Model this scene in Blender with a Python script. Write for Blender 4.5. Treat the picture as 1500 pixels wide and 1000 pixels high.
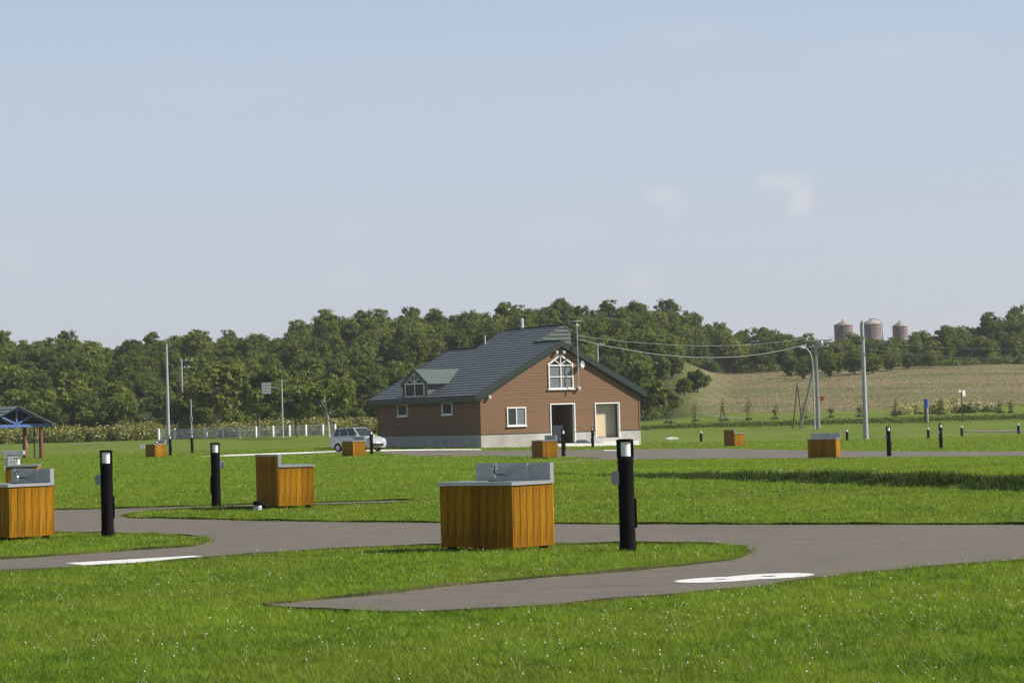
import bpy, bmesh, math, random
import numpy as np
from mathutils import Vector, Matrix, geometry

rng = np.random.default_rng(7)
random.seed(7)
for o in list(bpy.data.objects):
    bpy.data.objects.remove(o)
SC = bpy.context.scene
COL = SC.collection

# ------------------------------------------------------------------ camera
F = 3400.0                      # focal length in pixels of the 1500 px wide photograph
ROLL, PITCH, CZ = math.radians(-1.6), math.radians(1.967), 1.58
cd = bpy.data.cameras.new("camera")
cd.sensor_width = 36
cd.lens = F / 1500 * 36
cd.clip_start, cd.clip_end = 0.1, 6000
cam = bpy.data.objects.new("camera", cd)
COL.objects.link(cam)
RM = Matrix.Rotation(math.pi / 2 + PITCH, 3, 'X') @ Matrix.Rotation(ROLL, 3, 'Z')
cam.matrix_world = Matrix.Translation((0, 0, CZ)) @ RM.to_4x4()
SC.camera = cam

# ------------------------------------------------------------------ sky, sun, exposure
SUN_EL, SUN_PHI = math.radians(37), math.radians(-3)      # phi: from +X (right) towards +Y (away)
w = bpy.data.worlds.new("World")
SC.world = w
w.use_nodes = True
nt = w.node_tree
nt.nodes.clear()
N = nt.nodes.new
L = nt.links.new
sky = N('ShaderNodeTexSky')
sky.sky_type = 'NISHITA'
sky.sun_disc = False
sky.sun_elevation = SUN_EL
sky.sun_rotation = math.pi / 2 - SUN_PHI
sky.air_density, sky.dust_density, sky.ozone_density = 1.0, 0.2, 3.0
bg = N('ShaderNodeBackground')
bg.inputs[1].default_value = 0.05
out = N('ShaderNodeOutputWorld')
tc = N('ShaderNodeTexCoord')
noi = N('ShaderNodeTexNoise')
noi.inputs['Scale'].default_value = 75
noi.inputs['Detail'].default_value = 7
noi.inputs['Roughness'].default_value = .6
L(tc.outputs['Generated'], noi.inputs['Vector'])
def pix_dir(px, py):
    return (RM @ Vector(((px - 750) / F, (500 - py) / F, -1))).normalized()
# faint fair-weather puffs low in the sky: (pixel, half width, half height, strength)
CLOUDS = [(1150, 268, 58, 20, .34), (1174, 292, 24, 38, .32), (968, 286, 40, 18, .24), (988, 300, 24, 18, .2), (815, 336, 80, 20, .10),
          (520, 337, 40, 20, .08), (505, 412, 45, 26, .08), (942, 416, 36, 30, .16), (155, 434, 50, 26, .07),
          (20, 375, 60, 40, .08), (1310, 75, 130, 26, .10), (1010, 50, 130, 30, .06), (300, 130, 200, 40, .03)]
acc = None
for (px, py, hw, hh, st) in CLOUDS:
    c = pix_dir(px, py)
    sub = N('ShaderNodeVectorMath'); sub.operation = 'SUBTRACT'
    L(tc.outputs['Generated'], sub.inputs[0]); sub.inputs[1].default_value = c
    mul = N('ShaderNodeVectorMath'); mul.operation = 'MULTIPLY'
    L(sub.outputs[0], mul.inputs[0]); mul.inputs[1].default_value = (F / hw, F / hw * .3, F / hh)
    ln = N('ShaderNodeVectorMath'); ln.operation = 'LENGTH'
    L(mul.outputs[0], ln.inputs[0])
    ad = N('ShaderNodeMath'); ad.operation = 'MULTIPLY_ADD'
    L(noi.outputs['Fac'], ad.inputs[0]); ad.inputs[1].default_value = 1.7; L(ln.outputs['Value'], ad.inputs[2])
    mr = N('ShaderNodeMapRange'); mr.interpolation_type = 'SMOOTHERSTEP'
    L(ad.outputs[0], mr.inputs['Value'])
    mr.inputs['From Min'].default_value = 2.1; mr.inputs['From Max'].default_value = .75
    mr.inputs['To Min'].default_value = 0; mr.inputs['To Max'].default_value = st
    if acc is None:
        acc = mr.outputs[0]
    else:
        mx = N('ShaderNodeMath'); mx.operation = 'MAXIMUM'
        L(acc, mx.inputs[0]); L(mr.outputs[0], mx.inputs[1]); acc = mx.outputs[0]
mixc = N('ShaderNodeMix'); mixc.data_type = 'RGBA'
L(acc, mixc.inputs['Factor'])
# summer haze: an even pale veil, thickest towards the horizon and thinning with height, the same all round
sepz = N('ShaderNodeSeparateXYZ')
L(tc.outputs['Generated'], sepz.inputs[0])
vz = N('ShaderNodeMapRange'); vz.interpolation_type = 'SMOOTHSTEP'
L(sepz.outputs['Z'], vz.inputs['Value'])
vz.inputs['From Min'].default_value = .05; vz.inputs['From Max'].default_value = .5
vz.inputs['To Min'].default_value = .80; vz.inputs['To Max'].default_value = .04
tint = N('ShaderNodeMix'); tint.data_type = 'RGBA'
L(vz.outputs[0], tint.inputs['Factor'])
L(sky.outputs[0], tint.inputs['A'])
veil = N('ShaderNodeMix'); veil.data_type = 'RGBA'
vc = N('ShaderNodeMapRange'); L(sepz.outputs['Z'], vc.inputs['Value'])
vc.inputs['From Min'].default_value = .03; vc.inputs['From Max'].default_value = .24
L(vc.outputs[0], veil.inputs['Factor'])
veil.inputs['A'].default_value = (8.0, 8.4, 9.5, 1); veil.inputs['B'].default_value = (8.8, 10.6, 12.9, 1)
L(veil.outputs['Result'], tint.inputs['B'])
L(tint.outputs['Result'], mixc.inputs['A'])
mixc.inputs['B'].default_value = (11.5, 10.8, 10.3, 1)
L(mixc.outputs['Result'], bg.inputs[0])
L(bg.outputs[0], out.inputs[0])

sl = bpy.data.lights.new("sun", 'SUN')
sl.energy = 5.0
sl.angle = math.radians(.53)
sl.color = (1.0, .94, .84)
so = bpy.data.objects.new("sun", sl)
COL.objects.link(so)
sdir = Vector((math.cos(SUN_EL) * math.cos(SUN_PHI), math.cos(SUN_EL) * math.sin(SUN_PHI), math.sin(SUN_EL)))
so.rotation_euler = sdir.to_track_quat('Z', 'Y').to_euler()
so.location = sdir * 200

SC.view_settings.view_transform = 'Standard'
SC.view_settings.look = 'None'
SC.view_settings.exposure = 0.55
SC.view_settings.gamma = 1.0

# ------------------------------------------------------------------ terrain heights
def sm(a, b, t):
    t = np.clip((np.asarray(t, float) - a) / (b - a), 0, 1)
    return t * t * (3 - 2 * t)
def lin(a, b, t):
    return np.clip((np.asarray(t, float) - a) / (b - a), 0, 1)
SKY_PX = np.array([-400, 0, 100, 145, 200, 320, 400, 440, 480, 560, 620, 700, 850, 970, 1030, 1100, 1180, 1230, 1290, 1330, 1380, 1410, 1450, 1500, 1900])
SKY_Y = np.array([498, 500, 501, 513, 504, 493, 503, 488, 470, 472, 465, 460, 456, 452, 468, 484, 494, 502, 496, 488, 492, 475, 464, 452, 440.])
SKY_G = CZ + (618 - .028 * (SKY_PX - 706) - SKY_Y) * 405 / F - 4.0
def H(x, y):
    x = np.asarray(x, float); y = np.asarray(y, float)
    zf = np.clip(-.17 - .015 * x, -.5, -.03)
    z = sm(55, 105, y) * zf
    s = (x - 3.5) * .944 + (y - 62) * .33          # small bank across the lawn on the right
    l = (x - 3.5) * .33 - (y - 62) * .944
    z = z + .16 * sm(-9, 15, l) * (1 - sm(28, 36, l)) * sm(-.32, .32, s) * (1 - sm(52, 100, y))
    r2 = np.clip(((x + .8) / 4.2) ** 2 + ((y - 26.3) / 2.6) ** 2, 0, 1)
    z = z + .05 * (1 - r2) ** 2                     # the sink's grass island is slightly mounded
    wr = sm(2, 22, x)
    z = z + wr * (.69 * lin(175, 229, y) + .75 * sm(229, 233, y) + .7 * lin(234, 256, y))
    z = z + (1 - wr) * .75 * sm(160, 250, y)
    # wooded hill, dry-grass slope on the right
    px = 750 + F * x / np.maximum(y, 60)
    g = np.interp(px, SKY_PX, SKY_G)
    wf = sm(915, 1070, px)
    pw = lin(256, 392, y) ** .9
    pf = .75 * lin(256, 375, y) + .25 * lin(375, 425, y)
    base = z
    zf_ = base + (8.3 + .35 * np.sin(px / 170) - base) * lin(256, 375, y) ** 1.05
    zf_ = zf_ + (g - zf_) * sm(372, 428, y)
    zw = base + (g - base) * pw
    z = np.where(y > 256, (1 - wf) * zw + wf * zf_, base)
    z = z + sm(440, 600, y) * 8.6 * sm(1100, 1200, px)
    return z
def Hs(x, y):
    return float(H(x, y))
ORIG = Vector((0, 0, CZ))
def ray(px, py):
    return RM @ Vector(((px - 750) / F, (500 - py) / F, -1))
def hit(px, py, dmax=700):
    """ground point seen at a pixel of the photograph"""
    r = ray(px, py)
    r = r / r.y
    d = np.concatenate([np.arange(8, 120, .1), np.arange(120, dmax, .25)])
    dz = (CZ + r.z * d) - H(r.x * d, d)
    i = np.argmax(dz <= 0)
    if dz[i] > 0:
        i = len(d) - 1
    a, b = (d[i - 1], d[i]) if i > 0 else (d[0] * .5, d[0])
    for _ in range(30):
        m = .5 * (a + b)
        if CZ + r.z * m - Hs(r.x * m, m) > 0: a = m
        else: b = m
    m = .5 * (a + b)
    return Vector((r.x * m, m, Hs(r.x * m, m)))
def at_d(px, py, d):
    r = ray(px, py)
    return ORIG + r * (d / r.y)

# ------------------------------------------------------------------ helpers
def tag(o, label=None, cat=None, group=None, kind=None):
    if label: o['label'] = label
    if cat: o['category'] = cat
    if group: o['group'] = group
    if kind: o['kind'] = kind
    return o
def empty(name, loc=(0, 0, 0), rz=0.0, parent=None):
    o = bpy.data.objects.new(name, None)
    o.empty_display_size = .2
    COL.objects.link(o)
    o.location = loc
    o.rotation_euler = (0, 0, rz)
    o.parent = parent
    return o
def link_mesh(name, me, parent=None, loc=(0, 0, 0), rot=(0, 0, 0)):
    o = bpy.data.objects.new(name, me)
    COL.objects.link(o)
    o.parent = parent
    o.location = loc
    o.rotation_euler = rot
    return o
def copy_tree(o, parent=None):
    c = o.copy()
    COL.objects.link(c)
    c.parent = parent
    for ch in [k for k in list(o.children)]:
        copy_tree(ch, c)
    return c

class MB:
    def __init__(s):
        s.v = []; s.f = []
    def add(s, vs, fs):
        n = len(s.v)
        s.v += [tuple(map(float, p)) for p in vs]
        s.f += [tuple(i + n for i in f) for f in fs]
        return s
    def box(s, x0, x1, y0, y1, z0, z1):
        vs = [(x, y, z) for z in (z0, z1) for y in (y0, y1) for x in (x0, x1)]
        return s.add(vs, [(0, 2, 3, 1), (4, 5, 7, 6), (0, 1, 5, 4), (2, 6, 7, 3), (0, 4, 6, 2), (1, 3, 7, 5)])
    def prism(s, poly, axis, a, b):
        """poly: 2D outline; extruded along axis from a to b (x: poly=(y,z), y: poly=(x,z), z: poly=(x,y))"""
        def p3(p, t):
            return {'x': (t, p[0], p[1]), 'y': (p[0], t, p[1]), 'z': (p[0], p[1], t)}[axis]
        n = len(poly)
        vs = [p3(p, a) for p in poly] + [p3(p, b) for p in poly]
        fs = [tuple(range(n))[::-1], tuple(range(n, 2 * n))] + [(i, (i + 1) % n, n + (i + 1) % n, n + i) for i in range(n)]
        return s.add(vs, fs)
    def tube(s, pts, r, n=8, cap=True):
        pts = [Vector(p) for p in pts]
        rs = r if isinstance(r, (list, tuple)) else [r] * len(pts)
        vs = []; fs = []
        pa = None
        for i, p in enumerate(pts):
            t = (pts[min(i + 1, len(pts) - 1)] - pts[max(i - 1, 0)]).normalized()
            if pa is None:
                pa = t.orthogonal().normalized()
            a = (pa - t * pa.dot(t)).normalized()
            pa = a
            b = t.cross(a)
            for k in range(n):
                an = 2 * math.pi * k / n
                vs.append(p + (a * math.cos(an) + b * math.sin(an)) * rs[i])
        for i in range(len(pts) - 1):
            for k in range(n):
                fs.append((i * n + k, i * n + (k + 1) % n, (i + 1) * n + (k + 1) % n, (i + 1) * n + k))
        if cap:
            fs.append(tuple(range(n))[::-1]); fs.append(tuple(range((len(pts) - 1) * n, len(pts) * n)))
        return s.add(vs, fs)
    def lathe(s, prof, n=16, c=(0, 0)):
        """prof: (radius, z) list"""
        vs = []; fs = []
        for (r, z) in prof:
            for k in range(n):
                a = 2 * math.pi * k / n
                vs.append((c[0] + r * math.cos(a), c[1] + r * math.sin(a), z))
        for i in range(len(prof) - 1):
            for k in range(n):
                fs.append((i * n + k, i * n + (k + 1) % n, (i + 1) * n + (k + 1) % n, (i + 1) * n + k))
        fs.append(tuple(range(n))[::-1]); fs.append(tuple(range((len(prof) - 1) * n, len(prof) * n)))
        return s.add(vs, fs)
    def mesh(s, name, mat, bevel=0, smooth=False, seg=1):
        me = bpy.data.meshes.new(name)
        me.from_pydata(s.v, [], s.f)
        bm = bmesh.new(); bm.from_mesh(me)
        bmesh.ops.recalc_face_normals(bm, faces=bm.faces[:])
        if bevel:
            bmesh.ops.bevel(bm, geom=[e for e in bm.edges if e.calc_face_angle(0) > .6], offset=bevel, segments=seg, affect='EDGES', profile=.6)
        bm.to_mesh(me); bm.free()
        if mat: me.materials.append(mat)
        if smooth:
            me.polygons.foreach_set('use_smooth', [True] * len(me.polygons))
            me.set_sharp_from_angle(angle=math.radians(38))
        me.update()
        return me
    def build(s, name, mat, parent=None, bevel=0, smooth=False, seg=1):
        return link_mesh(name, s.mesh(name, mat, bevel, smooth, seg), parent)

def np_mesh(name, verts, faces, mat, attrs=None):
    """fast mesh from arrays; faces: (n,3) or (n,4)"""
    me = bpy.data.meshes.new(name)
    k = faces.shape[1]
    me.vertices.add(len(verts)); me.vertices.foreach_set('co', np.ascontiguousarray(verts, np.float32).ravel())
    me.loops.add(faces.size); me.loops.foreach_set('vertex_index', np.ascontiguousarray(faces, np.int32).ravel())
    me.polygons.add(len(faces)); me.polygons.foreach_set('loop_start', np.arange(0, faces.size, k, dtype=np.int32))
    try:
        me.polygons.foreach_set('loop_total', np.full(len(faces), k, dtype=np.int32))
    except Exception:
        pass
    if attrs:
        for an, arr in attrs.items():
            at = me.attributes.new(an, 'FLOAT', 'POINT')
            at.data.foreach_set('value', np.ascontiguousarray(arr, np.float32))
    if mat: me.materials.append(mat)
    me.update(calc_edges=True)
    return me

# ------------------------------------------------------------------ materials
def new_mat(name):
    m = bpy.data.materials.new(name)
    m.use_nodes = True
    t = m.node_tree
    t.nodes.clear()
    o = t.nodes.new('ShaderNodeOutputMaterial')
    return m, t, o
def rgba(c): return (c[0], c[1], c[2], 1)
def mixn(t, fac, a, b, blend='MIX'):
    m = t.nodes.new('ShaderNodeMix'); m.data_type = 'RGBA'; m.blend_type = blend
    for sock, val in ((m.inputs['Factor'], fac), (m.inputs['A'], a), (m.inputs['B'], b)):
        if isinstance(val, (int, float)): sock.default_value = val
        elif isinstance(val, tuple): sock.default_value = rgba(val)
        else: t.links.new(val, sock)
    return m.outputs['Result']
def noise(t, scale, detail=4, stretch=(1, 1, 1), coord='Object', rough=.55, lo=.3, hi=.7):
    c = t.nodes.new('ShaderNodeTexCoord'); mp = t.nodes.new('ShaderNodeMapping')
    mp.inputs['Scale'].default_value = stretch
    n = t.nodes.new('ShaderNodeTexNoise')
    n.inputs['Scale'].default_value = scale; n.inputs['Detail'].default_value = detail; n.inputs['Roughness'].default_value = rough
    t.links.new(c.outputs[coord], mp.inputs['Vector']); t.links.new(mp.outputs[0], n.inputs['Vector'])
    r = t.nodes.new('ShaderNodeMapRange')
    r.inputs['From Min'].default_value = lo; r.inputs['From Max'].default_value = hi
    t.links.new(n.outputs['Fac'], r.inputs['Value'])
    return r.outputs[0]
def pmat(name, c1, c2=None, scale=6, rough=.7, metal=0, bump=0, bscale=None, stretch=(1, 1, 1), rnd=0, detail=5, spec=.4, dirt=None):
    m, t, o = new_mat(name)
    b = t.nodes.new('ShaderNodeBsdfPrincipled')
    b.inputs['Roughness'].default_value = rough; b.inputs['Metallic'].default_value = metal
    b.inputs['Specular IOR Level'].default_value = spec
    f = noise(t, scale, detail, stretch)
    col = mixn(t, f, tuple(c1), tuple(c2 or [x * .75 for x in c1]))
    if dirt:
        col = mixn(t, noise(t, dirt[1], 6, dirt[3] if len(dirt) > 3 else (1, 1, 1), lo=.45, hi=.75), col, mixn(t, dirt[2], col, tuple(dirt[0])))
    if rnd:
        oi = t.nodes.new('ShaderNodeObjectInfo')
        hsv = t.nodes.new('ShaderNodeHueSaturation')
        r = t.nodes.new('ShaderNodeMapRange'); t.links.new(oi.outputs['Random'], r.inputs['Value'])
        r.inputs['To Min'].default_value = 1 - rnd; r.inputs['To Max'].default_value = 1 + rnd
        t.links.new(r.outputs[0], hsv.inputs['Value']); t.links.new(col, hsv.inputs['Color'])
        col = hsv.outputs[0]
    t.links.new(col, b.inputs['Base Color'])
    if bump:
        bp = t.nodes.new('ShaderNodeBump'); bp.inputs['Strength'].default_value = bump; bp.inputs['Distance'].default_value = .01
        t.links.new(noise(t, bscale or scale * 3, 6, stretch), bp.inputs['Height']); t.links.new(bp.outputs[0], b.inputs['Normal'])
    t.links.new(b.outputs[0], o.inputs['Surface'])
    return m
def leafmat(name, c1, c2, c3=None, nscale=.25, trans=.35, rnd=.18, attr=False, rough=.6, huer=.02, c3m=.55, st=(1, 1, 1)):
    m, t, o = new_mat(name)
    f = noise(t, nscale, 5, st, lo=.38, hi=.62)
    if attr:
        a = t.nodes.new('ShaderNodeAttribute'); a.attribute_name = 'shade'
        col = mixn(t, a.outputs['Fac'], tuple(c1), tuple(c2))
        if c3: col = mixn(t, f, col, mixn(t, c3m, col, tuple(c3)))
    else:
        col = mixn(t, f, tuple(c1), tuple(c2))
        if c3: col = mixn(t, noise(t, nscale * 7, 2, lo=.45, hi=.7), col, tuple(c3))
    oi = t.nodes.new('ShaderNodeObjectInfo')
    hsv = t.nodes.new('ShaderNodeHueSaturation')
    r = t.nodes.new('ShaderNodeMapRange'); t.links.new(oi.outputs['Random'], r.inputs['Value'])
    r.inputs['To Min'].default_value = 1 - rnd; r.inputs['To Max'].default_value = 1 + rnd
    t.links.new(r.outputs[0], hsv.inputs['Value']); t.links.new(col, hsv.inputs['Color'])
    r2 = t.nodes.new('ShaderNodeMapRange'); t.links.new(oi.outputs['Random'], r2.inputs['Value'])
    r2.inputs['To Min'].default_value = .5 + huer; r2.inputs['To Max'].default_value = .5 - huer
    t.links.new(r2.outputs[0], hsv.inputs['Hue'])
    d = t.nodes.new('ShaderNodeBsdfPrincipled'); d.inputs['Roughness'].default_value = rough; d.inputs['Specular IOR Level'].default_value = .12
    tr = t.nodes.new('ShaderNodeBsdfTranslucent')
    mx = t.nodes.new('ShaderNodeMixShader'); mx.inputs[0].default_value = trans
    t.links.new(hsv.outputs[0], d.inputs['Base Color'])
    t.links.new(mixn(t, 1.0, hsv.outputs[0], (1.15, 1.1, .7), 'MULTIPLY'), tr.inputs['Color'])
    t.links.new(d.outputs[0], mx.inputs[1]); t.links.new(tr.outputs[0], mx.inputs[2]); t.links.new(mx.outputs[0], o.inputs['Surface'])
    return m
def glassmat(name, c, rough=.08):
    m, t, o = new_mat(name)
    b = t.nodes.new('ShaderNodeBsdfPrincipled')
    b.inputs['Base Color'].default_value = rgba(c); b.inputs['Roughness'].default_value = rough; b.inputs['Specular IOR Level'].default_value = .5
    t.links.new(b.outputs[0], o.inputs['Surface'])
    return m

M = {}
M['wood'] = pmat('cedar_plank', (.41, .194, .011), (.215, .094, .005), scale=4, spec=.05, rough=.6, stretch=(9, 9, .8), rnd=.27, bump=.25, bscale=18, dirt=((.11, .055, .015), 2.2, .7, (6, 6, .6)))
M['core'] = pmat('dark_core', (.02, .016, .012), rough=.9)
M['steel'] = pmat('stainless_steel', (.46, .465, .475), (.35, .355, .365), scale=14, rough=.45, metal=.85, stretch=(1, 6, 6))
M['chrome'] = pmat('chrome', (.85, .85, .86), (.8, .8, .8), rough=.12, metal=1)
M['black'] = pmat('black_paint', (.005, .005, .005), (.009, .008, .008), scale=9, rough=.75, spec=.05)
M['lampglass'] = pmat('frosted_lamp_glass', (.88, .88, .89), (.82, .83, .84), scale=3, rough=.3)
M['greybox'] = pmat('grey_plastic', (.34, .35, .38), (.29, .30, .33), rough=.5)
M['concrete'] = pmat('concrete', (.48, .46, .43), (.38, .365, .34), scale=1.2, rough=.9, bump=.3, bscale=12, dirt=((.24, .23, .2), 1.0, .5, (1, 1, .4)))
M['pale_concrete'] = pmat('pale_concrete', (.74, .72, .69), (.64, .62, .59), scale=.8, rough=.9)
M['siding'] = pmat('brick_brown_siding', (.208, .112, .054), (.166, .088, .042), scale=2.2, rough=.75, stretch=(.5, .5, 5), bump=.2, bscale=14, dirt=((.12, .062, .034), 1.2, .5, (.25, .25, 8)))
M['roof'] = pmat('slate_metal_roof', (.160, .180, .178), (.132, .150, .148), scale=.9, rough=.42, metal=.15, spec=.5, dirt=((.16, .17, .17), .5, .5))
M['trim'] = pmat('dark_green_trim', (.022, .035, .031), (.017, .027, .024), scale=2, rough=.45)
M['greenroof'] = pmat('sage_metal', (.130, .158, .142), (.105, .128, .115), scale=1.1, rough=.45, metal=.1)
M['white'] = pmat('white_frame', (.78, .78, .77), (.7, .7, .69), rough=.45)
M['pane'] = glassmat('dark_window_glass', (.035, .038, .04))
M['curtain'] = pmat('curtain_behind_glass', (.20, .21, .22), (.13, .14, .15), scale=5, rough=.12, stretch=(6, 6, .3), spec=.6)
M['room'] = pmat('room_plaster', (.22, .15, .07), (.17, .12, .06), rough=.9)
M['roomdark'] = pmat('room_floor', (.12, .10, .08), rough=.9)
M['shutter'] = pmat('beige_shutter', (.40, .37, .28), (.33, .31, .24), scale=1.5, rough=.7)
M['board'] = pmat('plywood_board', (.62, .50, .31), (.52, .42, .26), scale=3, rough=.8, stretch=(1, 1, .3))
M['lampwhite'] = pmat('lamp_white', (.8, .8, .79), rough=.35)
M['galv'] = pmat('galvanised_steel', (.42, .44, .46), (.34, .36, .38), scale=3, rough=.5, metal=.3)
M['conc_pole'] = pmat('concrete_pole', (.38, .37, .36), (.30, .29, .28), scale=4, rough=.85, stretch=(1, 1, .15))
M['darkwood'] = pmat('dark_timber', (.06, .048, .035), (.04, .032, .025), scale=4, rough=.85)
M['cable'] = pmat('grey_cable', (.2, .21, .21), rough=.5)
M['red'] = pmat('red_sign', (.5, .06, .06), (.42, .05, .05), rough=.5)
M['blue'] = pmat('blue_paint', (.07, .16, .52), (.055, .13, .44), rough=.5)
M['blue_truss'] = pmat('blue_truss', (.10, .17, .42), (.08, .14, .36), rough=.5)
M['redlog'] = pmat('red_brown_log', (.19, .06, .042), (.13, .042, .03), scale=4, rough=.7, stretch=(4, 4, .5), bump=.3)
M['paint'] = pmat('road_paint', (.78, .78, .77), (.66, .66, .64), scale=5, rough=.75, dirt=((.18, .165, .145), 26, .75), bump=.3, bscale=90)
M['silo'] = pmat('rust_silo', (.25, .15, .145), (.17, .115, .12), scale=.5, rough=.7, stretch=(1.5, 1.5, .4), dirt=((.30, .28, .27), .35, .6))
M['silotop'] = pmat('silo_roof', (.33, .28, .24), (.26, .22, .19), scale=.6, rough=.6)
M['carpaint'] = pmat('silver_car_paint', (.46, .485, .49), (.43, .455, .46), rough=.25, metal=.3)
M['carglass'] = glassmat('car_glass', (.03, .036, .038), .05)
M['rubber'] = pmat('rubber', (.015, .015, .015), rough=.85)
M['rim'] = pmat('wheel_rim', (.45, .46, .47), rough=.35, metal=.6)
M['headlight'] = pmat('headlight', (.7, .72, .74), rough=.1)
M['bark'] = pmat('bark', (.12, .10, .08), (.07, .06, .05), scale=3, rough=.9, stretch=(3, 3, .6))
M['birch'] = pmat('pale_bark', (.48, .45, .40), (.30, .28, .25), scale=3, rough=.9, stretch=(1, 1, 2.5))

# asphalt
m, t, o = new_mat('asphalt')
b = t.nodes.new('ShaderNodeBsdfPrincipled'); b.inputs['Roughness'].default_value = .85; b.inputs['Specular IOR Level'].default_value = .3
c = mixn(t, noise(t, .35, 4), (.170, .150, .122), (.138, .122, .100))
c = mixn(t, noise(t, .9, 6, (.25, 2.2, 1), lo=.4, hi=.75), c, (.186, .163, .130))
c = mixn(t, noise(t, 2.3, 6, lo=.52, hi=.72), c, mixn(t, .5, c, (.085, .077, .066)))        # damp stains
c = mixn(t, noise(t, 60, 3, lo=.35, hi=.75), c, mixn(t, .6, c, (.05, .046, .042)))           # aggregate
c = mixn(t, noise(t, 38, 2, lo=.66, hi=.72), c, (.30, .27, .23))                             # pale stones
vt = t.nodes.new('ShaderNodeTexVoronoi'); vt.feature = 'DISTANCE_TO_EDGE'; vt.inputs['Scale'].default_value = .32; vt.inputs['Randomness'].default_value = 1
wc = t.nodes.new('ShaderNodeTexCoord'); wn = t.nodes.new('ShaderNodeTexNoise'); wn.inputs['Scale'].default_value = 1.3; wn.inputs['Detail'].default_value = 5
wa = t.nodes.new('ShaderNodeVectorMath'); wa.operation = 'MULTIPLY_ADD'; wa.inputs[1].default_value = (.9, .9, 0)
t.links.new(wc.outputs['Object'], wn.inputs['Vector']); t.links.new(wn.outputs['Color'], wa.inputs[0]); t.links.new(wc.outputs['Object'], wa.inputs[2]); t.links.new(wa.outputs[0], vt.inputs['Vector'])
cr = t.nodes.new('ShaderNodeMapRange'); cr.inputs['From Min'].default_value = .004; cr.inputs['From Max'].default_value = .012; cr.inputs['To Min'].default_value = .14; cr.inputs['To Max'].default_value = 0
t.links.new(vt.outputs['Distance'], cr.inputs['Value'])
c = mixn(t, cr.outputs[0], c, (.05, .045, .04))
ae = t.nodes.new('ShaderNodeAttribute'); ae.attribute_name = 'edge'                          # soil washed over the margins
em = t.nodes.new('ShaderNodeMath'); em.operation = 'MULTIPLY_ADD'; em.inputs[1].default_value = .55
t.links.new(noise(t, 2.6, 6), em.inputs[0]); t.links.new(ae.outputs['Fac'], em.inputs[2])
er = t.nodes.new('ShaderNodeMapRange'); er.inputs['From Min'].default_value = 1.0; er.inputs['From Max'].default_value = 1.35; er.inputs['To Max'].default_value = .75
t.links.new(em.outputs[0], er.inputs['Value'])
c = mixn(t, er.outputs[0], c, (.26, .205, .135))
t.links.new(c, b.inputs['Base Color'])
bp = t.nodes.new('ShaderNodeBump'); bp.inputs['Strength'].default_value = .5; bp.inputs['Distance'].default_value = .006
t.links.new(noise(t, 110, 3), bp.inputs['Height']); t.links.new(bp.outputs[0], b.inputs['Normal'])
t.links.new(b.outputs[0], o.inputs['Surface'])
M['asphalt'] = m

# ground: lawn, dry slope and wood floor by vertex weights
m, t, o = new_mat('ground_cover')
b = t.nodes.new('ShaderNodeBsdfPrincipled'); b.inputs['Roughness'].default_value = .95; b.inputs['Specular IOR Level'].default_value = .1
c = mixn(t, noise(t, .12, 5), (.124, .174, .018), (.090, .136, .013))
c = mixn(t, noise(t, .35, 6, (.3, 1, 1), lo=.42, hi=.66), c, (.168, .195, .029))
c = mixn(t, noise(t, 2.2, 6, (.4, 1, 1), rough=.7, lo=.42, hi=.68), c, (.068, .118, .011))
aw = t.nodes.new('ShaderNodeAttribute'); aw.attribute_name = 'dry'
dry = mixn(t, noise(t, .11, 6, (.35, 1, 1), lo=.36, hi=.56), (.225, .182, .10), (.12, .145, .045))
dry = mixn(t, noise(t, .4, 6, (.25, 1, 1), lo=.4, hi=.7), dry, (.255, .19, .122))
dry = mixn(t, noise(t, 1.8, 5, (.3, 1, 1), lo=.4, hi=.7), dry, mixn(t, .25, dry, (.08, .09, .04)))
c = mixn(t, aw.outputs['Fac'], c, dry)
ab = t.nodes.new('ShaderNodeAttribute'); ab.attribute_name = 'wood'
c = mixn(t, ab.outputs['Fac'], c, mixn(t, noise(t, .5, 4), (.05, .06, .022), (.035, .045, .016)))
t.links.new(c, b.inputs['Base Color'])
t.links.new(b.outputs[0], o.inputs['Surface'])
M['ground'] = m

M['grass'] = leafmat('grass_blades', (.050, .126, .011), (.232, .372, .038), (.235, .295, .045), nscale=.45, c3m=.55, trans=.45, rnd=0, attr=True)
M['weeds'] = leafmat('bank_weeds', (.035, .065, .012), (.075, .105, .022), (.06, .07, .02), nscale=.6, trans=.25, rnd=0, attr=True)
M['stalk'] = leafmat('pale_stalks', (.42, .40, .24), (.62, .60, .45), None, nscale=1, trans=.3, rnd=0, attr=True)
M['straw'] = leafmat('dry_grass_blades', (.21, .165, .092), (.255, .20, .12), (.12, .145, .046), nscale=.11, c3m=.7, st=(.35, 1, 1), trans=.3, rnd=0, attr=True)
M['clover'] = pmat('clover_flower', (.82, .82, .78), (.7, .71, .64), scale=40, rough=.8)
M['leaf_a'] = leafmat('oak_leaves', (.085, .135, .022), (.185, .225, .045), (.115, .15, .036), nscale=.5, rnd=.24, trans=.42, huer=.012)
M['leaf_b'] = leafmat('light_leaves', (.11, .15, .026), (.165, .195, .04), (.12, .155, .032), nscale=.5, rnd=.15)
M['thicket'] = leafmat('knotweed_leaves', (.17, .205, .042), (.30, .305, .085), (.085, .11, .028), nscale=.5, rnd=0)
M['paleshrub'] = leafmat('pale_shrub_leaves', (.32, .33, .11), (.46, .44, .20), (.22, .24, .08), nscale=.6, rnd=0)
M['blossom'] = leafmat('cream_blossom', (.66, .62, .38), (.76, .70, .50), None, nscale=1, rnd=0)

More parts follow.
